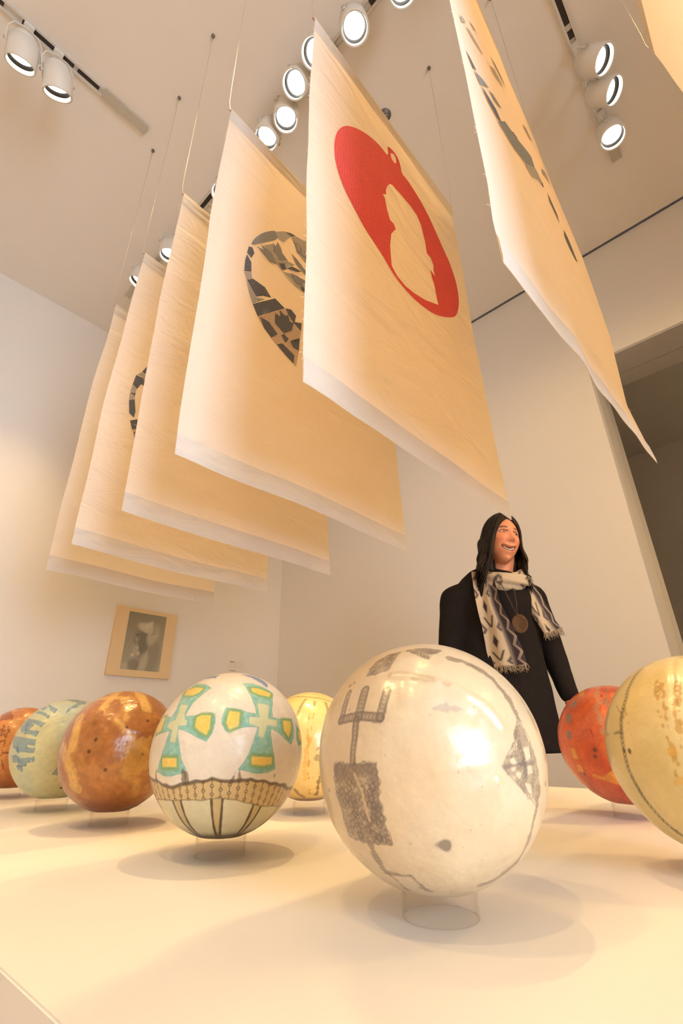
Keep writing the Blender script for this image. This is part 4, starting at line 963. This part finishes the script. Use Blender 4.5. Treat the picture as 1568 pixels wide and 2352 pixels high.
body.ball((-.10, .05, 1.20), (.165, .11, .17)); body.ball((-.10, .055, 1.02), (.145, .10, .18)); body.ball((-.11, .055, .86), (.175, .125, .15))
EL_R = np.array([-.300, .02, 1.04]); WR_R = np.array([-.275, -.05, .80]); EL_L = np.array([.118, .15, 1.03]); WR_L = np.array([.158, .10, .815])
def hand(wr, d, side):
    d = np.array(d, float); d /= np.linalg.norm(d); lat = np.cross(d, [0, 0, 1]); lat = np.array([.25, -.95, 0])*1.0; lat /= np.linalg.norm(lat)
    pn = np.cross(d, lat)
    body.capsule(wr, wr+d*.03, .026, .028, 12)
    for k in range(4): o = (k-1.5)*.018; body.capsule(wr+d*.02+lat*o*.8, wr+d*.085+lat*o, .014, .0115, 10)
    for k, L in enumerate((.070, .078, .073, .057)):
        o = (k-1.5)*.0195; a = wr+d*.088+lat*o; b = a+d*L*.45+pn*side*.006; c = b+d*L*.32+pn*side*.014; e = c+d*L*.22+pn*side*.016
        body.capsule(a, b, .0095, .0088, 10); body.capsule(b, c, .0088, .008, 10); body.capsule(c, e, .008, .0072, 10)
    a = wr+d*.025+lat*.026; b = a+d*.035+lat*.020; c = b+d*.03+lat*.006
    body.capsule(a, b, .0125, .0105, 10); body.capsule(b, c, .0105, .0085, 10)
for S_, E_, W_, sd in ((SR, EL_R, WR_R, 1), (SL, EL_L, WR_L, 1)):
    body.capsule(S_, E_, .050, .040); body.capsule(E_, W_, .040, .026); hand(W_, W_-E_+(0, 0, -.05), sd)
for s_ in (-1, 1):
    h = np.array([-.135+s_*.075, .06+s_*.035, .84]); k = np.array([-.15+s_*.075, .055+s_*.035, .46]); a = np.array([-.15+s_*.08, .075+s_*.03, .075])
    body.capsule(h, k, .088, .055); body.capsule(k, k+(a-k)*.35, .055, .056); body.capsule(k+(a-k)*.35, a, .056, .036); body.capsule(a+(0, .01, -.04), a+(.11, -.07, -.045), .034, .026)
bv, bf = remesh(body, .0038, 3)
hl = head_inv(bv); x, y, z = hl[:, 0], hl[:, 1], hl[:, 2]; a = np.abs(x); front = (y < -.02) & (np.abs(z) < .14)
skin = np.tile(np.array(lin(222, 150, 114)), (len(bv), 1))
def sk(w, rgb): global skin; w = (np.clip(w, 0, 1)*front)[:, None]; skin = skin*(1-w)+np.array(rgb)*w
sk(.45*g2(a, z, .042, -.030, .022, .020), lin(226, 122, 100)); sk(.18*g2(x, z, 0, -.034, .014, .010), lin(220, 120, 90))
mz = mouthz(x); d = z-mz; am = np.abs(x-MX); op = np.sqrt(np.clip(1-(am/.036)**2, 0, 1))
sk(.55*(1-smooth(.0105*op+.001, .0135*op+.002, np.abs(d+.001)))*(am < .037), lin(180, 82, 68)); sk(.95*(1-smooth(.0060*op, .0085*op+.001, np.abs(d)))*(am < .034), lin(60, 16, 14))
bz = .0275+.004*np.cos((a-.032)*60); sk(.92*(1-smooth(.0026, .0050, np.abs(z-bz)))*smooth(.012, .018, a)*(1-smooth(.044, .050, a)), lin(74, 40, 26))
ez = .0095+.0045*np.cos((a-.031)*85); sk(.92*(1-smooth(.0018, .0045, np.abs(z-ez-.0025)))*smooth(.011, .015, a)*(1-smooth(.048, .052, a)), lin(30, 16, 12))
sk(.45*g2(a, z, .031, .004, .016, .008), lin(140, 72, 54)); sk(.55*g2(a, z, .007, -.0435, .004, .0028), lin(110, 36, 26))
bodyo = mesh_obj('body', person_pt(bv), bf, M['skin'], woman, True, skin)

# eyes: almond eyeballs in the sockets
def surf_y(x_, z_):
    k = np.argmin((x-x_)**2+(z-z_)**2+(y > 0)*9); return y[k]
for s_ in (-1, 1):
    e = MB().ball((0, 0, 0), (.0165, .0080, .0056), 24, 18); v_ = np.array(e.v); yy = surf_y(s_*.031, .009)
    c = np.tile(np.array(lin(186, 168, 158)), (len(v_), 1)); ix = .0030                      # gaze to the photo's right
    rr = np.hypot(v_[:, 0]-ix, v_[:, 2]); c[rr < .0060] = lin(36, 38, 34); c[rr < .0022] = lin(10, 8, 8); c[(rr > .0048) & (rr < .0060)] = lin(28, 26, 24)
    v_[:, 2] += -.10*s_*v_[:, 0]*0
    mesh_obj('eye', person_pt(head_pt(v_+(s_*.031, yy+.0048, .0085))), e.f, M['wax_matt'], woman, True, c)
# teeth: one curved row above and one below, each tooth slightly rounded
tv = MB(); nT = 91
for top in (True, False):
    hw_ = .0265 if top else .020; vs = []
    for k in range(nT):
        xx = MX+(-1+2*k/(nT-1))*hw_; yy = surf_y(MX+(xx-MX)*.9, float(mouthz(xx))); q_ = math.sqrt(max(0, 1-((xx-MX)/.034)**2))
        gro = .0005*(1-abs(math.sin((xx-MX)*math.pi/.0062)))**3 if True else 0
        z1_, z0_ = ((.0085*q_, -.0010+.0012*(1-abs(math.sin((xx-MX)*math.pi/.0062)))**2) if top else (-.0035, -.0085*q_))
        mz_ = float(mouthz(xx))
        for j in range(5):
            t_ = j/4; vs.append((xx, yy-.0022+gro-.0006*math.sin(math.pi*t_)+(0 if top else .0018), mz_+z1_+(z0_-z1_)*t_))
    fs = [(k*5+j, k*5+j+1, (k+1)*5+j+1, (k+1)*5+j) for k in range(nT-1) for j in range(4)]
    n0 = len(vs); vs += [(v_[0], v_[1]+.003, v_[2]) for v_ in vs]; fs += [tuple(i+n0 for i in f[::-1]) for f in fs]
    tv.add(vs, fs)
tag(mesh_obj('teeth', person_pt(head_pt(np.array(tv.v))), tv.f, plain('tooth_enamel', (.66, .58, .47), .35), woman, True), 'white teeth in an open smile', kind='stuff')

# hair: a scalp shell plus long strands falling from a middle parting
def scalp(dirs, k=1.0): n_ = dirs/np.linalg.norm(dirs, axis=-1, keepdims=True); return n_*np.array([.0755, .096, .128])*k
hb = MB()
th = np.linspace(0, 2*np.pi, 90, endpoint=False); ph = np.linspace(.02, 2.3, 60); T, Pp = np.meshgrid(th, ph)
n_ = np.stack([np.sin(Pp)*np.sin(T), -np.sin(Pp)*np.cos(T), np.cos(Pp)], -1).reshape(-1, 3); q = scalp(n_, 1.075)
keep = (q[:, 1] > -.028) | ((q[:, 2] > .088+.35*np.abs(q[:, 0])*0) & (q[:, 1] > -.066)) | ((np.abs(q[:, 0]) > .064) & (q[:, 1] > -.045))
I = np.arange(90*60).reshape(60, 90); J = np.roll(I, -1, 1); Fq = np.stack([I[:-1], I[1:], J[1:], J[:-1]], -1).reshape(-1, 4)
Fq = [tuple(f) for f in Fq if keep[f].all()]
hb.add(head_pt(q), Fq)
r = random.Random(5)
def fall(E, s, al, L, curl, fwd):
    pts = []; n = 15
    for k in range(1, n+1):
        t = k/n
        ox = s*(.012*math.sin(t*3.0)+.048*t*t)+curl*.022*math.sin(t*9+al*5)*t; oy = fwd*t*1.0+.012*math.cos(t*8+al*9)*t*curl
        pts.append(E+np.array([ox, oy, -L*t]))
    return pts
for i in range(330):
    s = -1 if i % 2 else 1; lay = r.uniform(1.05, 1.15); w = r.random()
    tpar = r.random(); y0 = -.070+.13*tpar; start = np.array([s*.003, y0, .128*math.sqrt(max(.02, 1-(y0/.096)**2))])
    al = r.uniform(-.55, 1.5) if s > 0 else r.uniform(-.60, 1.5)
    if tpar < .25: al = r.uniform(-.62, .2)
    endd = np.array([s*math.cos(al)*.98, math.sin(al), -.05])
    A = start/np.array([.0755, .096, .128]); A /= np.linalg.norm(A); Bd = endd/np.linalg.norm(endd); om = math.acos(float(np.clip(A@Bd, -1, 1)))
    pts = []
    for k in range(10):
        t = k/9; v_ = (math.sin((1-t)*om)*A+math.sin(t*om)*Bd)/math.sin(om)
        if al < .1: v_ = v_+np.array([0, -.10*math.sin(math.pi*t), .12*math.sin(math.pi*t)]); v_ /= np.linalg.norm(v_)
        pts.append(scalp(v_, lay))
    hw = head_pt(np.array(pts)); E = hw[-1]; fwd = -.045 if al < .3 else (-.01 if al < .9 else .0)
    L = r.uniform(.19, .265) if s < 0 else r.uniform(.17, .255)
    out = fall(E, s*.75 + (-.45 if s < 0 else -.55), al, L, r.uniform(.2, 1.0), fwd)
    path = list(hw)+out; m_ = len(path); rad = r.uniform(.0035, .0065)
    rr = [rad*(.75+.35*min(1, k/6)) if k < m_*.55 else rad*max(.10, 1.1*(1-(k-m_*.55)/(m_*.47))) for k in range(m_)]
    hb.tube(path, rr, 6)
for s in (-1, 1):                                                      # inner mass so that no light shows through
    E = head_pt([[s*.066, .022, -.03]])[0]; hb.capsule(E, E+(s*.004+(-.035 if s < 0 else .0), -.005, -.11), .024, .022); E2 = head_pt([[s*.052, .022, -.07]])[0]; hb.capsule(E2, E2+(s*.004, .01, -.12), .022, .026)
    E = head_pt([[s*.045, .062, .0]])[0]; hb.capsule(E, E+(-.01, .0, -.17), .042, .034)
tag(mesh_obj('hair', person_pt(np.array(hb.v)), hb.f, M['hair'], woman, True), 'long dark brown hair parted in the middle')

# tunic
dr = MB()
dr.capsule(neck0+(0, .0, -.09), neck0+(0, .01, -.06), .080, .070)
dr.capsule(SR, neck0+(-.07, -.02, -.060), .070, .078, 20); dr.capsule(SL, neck0+(.02, .02, -.060), .066, .076, 20)
dr.ball((-.10, .045, 1.21), (.190, .135, .20), 28, 20); dr.ball((-.10, .05, 1.03), (.182, .135, .25), 28, 20)
body_ring = lambda z_, hx, hy, cx_: [(cx_+hx*math.cos(a_)*(1+.03*math.sin(a_*5+z_*3)), .05+hy*math.sin(a_), z_) for a_ in np.linspace(0, 2*np.pi, 40, endpoint=False)]
secs = [(1.20, .175, .125, -.10), (1.08, .182, .130, -.10), (.95, .188, .140, -.105), (.80, .200, .150, -.110), (.68, .208, .155, -.115), (.602, .214, .160, -.118)]
vs = [p for s_ in secs for p in body_ring(*s_)]; nn = 40
fs = [(i*nn+k, (i+1)*nn+k, (i+1)*nn+(k+1) % nn, i*nn+(k+1) % nn) for i in range(len(secs)-1) for k in range(nn)]+[tuple(range(nn)), tuple(range((len(secs)-1)*nn, len(secs)*nn))[::-1]]
dr.add(vs, fs)
dr.capsule(SR, EL_R, .070, .064, 20); dr.capsule(EL_R, WR_R+(0, 0, .01), .064, .046, 20)
dr.capsule(SL, EL_L, .066, .056, 20); dr.capsule(EL_L, WR_L+(0, 0, .01), .056, .040, 20)
dv, df = remesh(dr, .0085, 4)
nzv = np.array([noise.noise(Vector((p[0]*14, p[1]*14, p[2]*5)))*.006+noise.noise(Vector((p[0]*30, p[1]*30, p[2]*16)))*.0025 for p in dv])
cc = dv-np.array([-.10, .05, 0]); nr = cc[:, :2]/(np.linalg.norm(cc[:, :2], axis=1)[:, None]+1e-6); dv[:, :2] += nr*nzv[:, None]
tag(mesh_obj('tunic', person_pt(dv), df, M['black_cloth'], woman, True), 'loose black long-sleeved tunic')
lg = MB(); sh = []
for s_ in (-1, 1):
    h = np.array([-.135+s_*.075, .06+s_*.035, .80]); k = np.array([-.15+s_*.075, .055+s_*.035, .46]); a_ = np.array([-.15+s_*.08, .075+s_*.03, .075])
    mb = MB().capsule(h, k, .094, .061).capsule(k, k+(a_-k)*.35, .060, .062).capsule(k+(a_-k)*.35, a_+(0, 0, .03), .062, .041)
    lg.add(mb.v, mb.f); sh.append(MB().capsule(a_+(-.02, .03, -.030), a_+(.13, -.08, -.040), .044, .036).capsule(a_+(0, .01, .02), a_+(0, .02, -.03), .048, .046))
lv, lf = remesh(lg, .010, 2); mesh_obj('leggings', person_pt(lv), lf, M['black_cloth'], woman, True)
for s_ in sh:
    v_, f_ = remesh(s_, .007, 2); v_[:, 2] = np.maximum(v_[:, 2], .0005); mesh_obj('shoe', person_pt(v_), f_, M['shoe'], woman, True)

# scarf ------------------------------------------------------------
white = np.array(lin(190, 174, 152)); inkb = np.array(lin(48, 38, 48)); gry = np.array(lin(92, 84, 86))
M['scarf'] = painted('printed_scarf', .85, 0, .2, 120, .12)
def ikat(U_, V_, stripe=True, k=6.0):
    """U across 0..1, V along in widths"""
    c = np.tile(white, (len(U_), 1))
    def mx(w, rgb): nonlocal c; w = np.clip(w, 0, 1)[:, None]; c = c*(1-w)+rgb*w
    f = V_*1.0 % 1.0; fu = U_/.66
    dia = np.abs((fu-.5)/.15)+np.abs((f-.25)/.22); mx((1-smooth(.6, 1.25, dia))*(U_ < .66), inkb)
    dia = np.abs(np.abs(fu-.5)-(.26-(f-.52)*.80)); mx((1-smooth(.03, .075, dia))*smooth(.50, .56, f)*(1-smooth(.82, .88, f))*(U_ < .66)*.9, inkb)
    for uc in (0.0, 1.0):
        dia = np.abs((fu-uc)/.26)+np.abs((f-.88)/.20); mx((1-smooth(.85, 1.15, dia))*smooth(.25, .45, dia)*(U_ < .64)*.85, inkb*1.4)
    if stripe:
        s_ = smooth(.66, .74, U_); mx(s_*(1-.35*smooth(.74, .80, U_)*0), inkb*1.3); mx(smooth(.60, .66, U_)*(1-smooth(.72, .78, U_))*.7, gry)
        zz = np.abs(((V_*2.3) % 1.0)-.5)*2; e = np.abs((U_-.90)-(zz-.5)*.14); mx(s_*(1-smooth(.006, .020, np.abs(e-.022)))*.85, white)
        pass
    return c
def strip(path, widths, lat, nU=44, nV=340, fold=.015, name='scarf_end', label=None, reps=5, thick=.004, seed=0):
    path = np.array(path, float); m_ = len(path); tt = np.linspace(0, m_-1, nV); V = []; uu = []; vv = []
    lat = np.array(lat, float)
    for j, t in enumerate(tt):
        i = min(int(t), m_-2); f = t-i
        # Catmull-Rom
        p0, p1, p2, p3 = path[max(i-1, 0)], path[i], path[i+1], path[min(i+2, m_-1)]
        c = .5*((2*p1)+(-p0+p2)*f+(2*p0-5*p1+4*p2-p3)*f*f+(-p0+3*p1-3*p2+p3)*f**3)
        w = np.interp(t, range(m_), widths); L_ = lat[min(i, len(lat)-1)]*(1-f)+lat[min(i+1, len(lat)-1)]*f if lat.ndim == 2 else lat
        L_ = L_/np.linalg.norm(L_)
        for k in range(nU):
            u = k/(nU-1); d_ = fold*(math.sin(u*11+seed+t*.6)*.5+math.sin(u*5.2+t*.9+seed)*.7)
            V.append(c+L_*(u-.5)*w+np.array([0, -1, 0])*d_); uu.append(u); vv.append(t/(m_-1)*reps)
    V = np.array(V); uu = np.array(uu); vv = np.array(vv)
    I = np.arange(nU*nV).reshape(nV, nU); Fq = np.stack([I[:-1, :-1], I[:-1, 1:], I[1:, 1:], I[1:, :-1]], -1).reshape(-1, 4)
    back = V+np.array([0, thick, 0]); N_ = nU*nV
    Fb = Fq[:, ::-1]+N_
    rim = []
    b_ = list(I[0])+list(I[1:, -1])+list(I[-1, -2::-1])+list(I[-2:0:-1, 0])
    for k in range(len(b_)): a1, a2 = b_[k], b_[(k+1) % len(b_)]; rim.append((a2, a1, a1+N_, a2+N_))
    C = ikat(uu, vv); o = mesh_obj(name, person_pt(np.vstack([V, back])), np.vstack([Fq, Fb, np.array(rim)]), M['scarf'], woman, True, np.vstack([C, C]))
    if label: o['label'] = label
    # fringe
    fr_ = MB(); r2 = random.Random(seed+9)
    for k in range(60):
        b0 = V[I[-1, min(nU-1, int(k/60*nU))]]; fr_.tube([b0+(0, .001, .004), b0+(r2.uniform(-.006, .008), r2.uniform(-.006, .004), -.012), b0+(r2.uniform(-.012, .018), r2.uniform(-.008, .004), -r2.uniform(.016, .032))], [.0017, .0014, .0006], 5)
    f_ = mesh_obj('fringe', person_pt(np.array(fr_.v)), fr_.f, plain('scarf_fringe'+str(seed), lin(150, 134, 116), .9, var=.2, scale=60), o, False); f_['kind'] = 'stuff'
    return o
strip([app(1103, 1312, -.030), app(1112, 1345, -.085), app(1122, 1390, -.118), app(1140, 1440, -.125), app(1156, 1490, -.122), app(1168, 1530, -.118)],
      [.085, .100, .105, .125, .150, .150], [.93, -.25, 0], label='long left end of the scarf with diamond and zigzag print', reps=3.1, seed=1)
strip([app(1205, 1338, .020), app(1220, 1365, .000), app(1238, 1400, -.010), app(1256, 1430, .000), app(1270, 1450, .010)],
      [.060, .070, .080, .075, .080], [.95, .15, .28], label='short right end of the scarf over her arm', reps=1.4, seed=4, fold=.008)
# loop round the neck
nU, nV = 36, 120; V = []; uu = []; vv = []
nc = np.array([-.033, .012, 1.330])
for j in range(nV):
    a_ = 2*math.pi*j/nV; rx, ry = .092, .086
    c = nc+np.array([rx*math.sin(a_), -ry*math.cos(a_), -.022*max(0, math.cos(a_))+.016*math.cos(a_*1+2.6)])
    for k in range(nU):
        b_ = 2*math.pi*k/nU; rr = .029*(1+.16*math.sin(3*b_+a_*2)+.10*math.sin(7*b_+a_*5+1))
        V.append(c+np.array([math.sin(a_)*math.cos(b_)*rr, -math.cos(a_)*math.cos(b_)*rr, math.sin(b_)*rr*1.45])); uu.append((k/nU*2) % 1.0*.62); vv.append(j/nV*5)
I = np.arange(nU*nV).reshape(nV, nU); J = np.roll(I, -1, 0); Kk = np.roll(I, -1, 1); Lq = np.roll(J, -1, 1)
o = mesh_obj('scarf_loop', person_pt(np.array(V)), np.stack([I, Kk, Lq, J], -1).reshape(-1, 4), M['scarf'], woman, True, ikat(np.array(uu), np.array(vv), False)); o['label'] = 'white and dark blue scarf wound round the neck'
# necklace
cord = MB()
for a_, b_, c_ in (((1150, 1340, -.10), (1168, 1375, -.128), (1186, 1411, -.135)), ((1180, 1352, -.115), (1186, 1385, -.132), (1187, 1411, -.135))): cord.tube([app(*a_), app(*b_), app(*c_)], .0016, 8)
mp = plain('bronze', (.10, .055, .028), .45, metal=.6, var=.25, scale=30, bump=.3, bscale=70)
nk = mesh_obj('necklace', person_pt(np.array(cord.v)), cord.f, plain('brown_cord', (.07, .045, .035), .7), woman, True); nk['label'] = 'brown cord necklace'
c = app(1193, 1433, -.138); md = MB(); n_ = 40
prof = [(0, .004), (.026, .0035), (.031, .005), (.034, .003), (.034, 0), (0, 0)]
for r_, h_ in prof:
    for k in range(n_): a_ = 2*math.pi*k/n_; md.v.append(tuple(c+np.array([r_*math.cos(a_)*.97, -h_-.12*r_*math.sin(a_)*0, r_*math.sin(a_)*1.18])))
for i in range(len(prof)-1):
    for k in range(n_): l = (k+1) % n_; md.f.append((i*n_+k, i*n_+l, (i+1)*n_+l, (i+1)*n_+k))
o = mesh_obj('medallion', person_pt(np.array(md.v)), md.f, mp, nk, True); o['label'] = 'large round bronze medallion'
MB_ = MB().tube([app(1187, 1409, -.138), app(1188, 1414, -.140)], .004, 10); mesh_obj('bail', person_pt(np.array(MB_.v)), MB_.f, mp, nk, True)
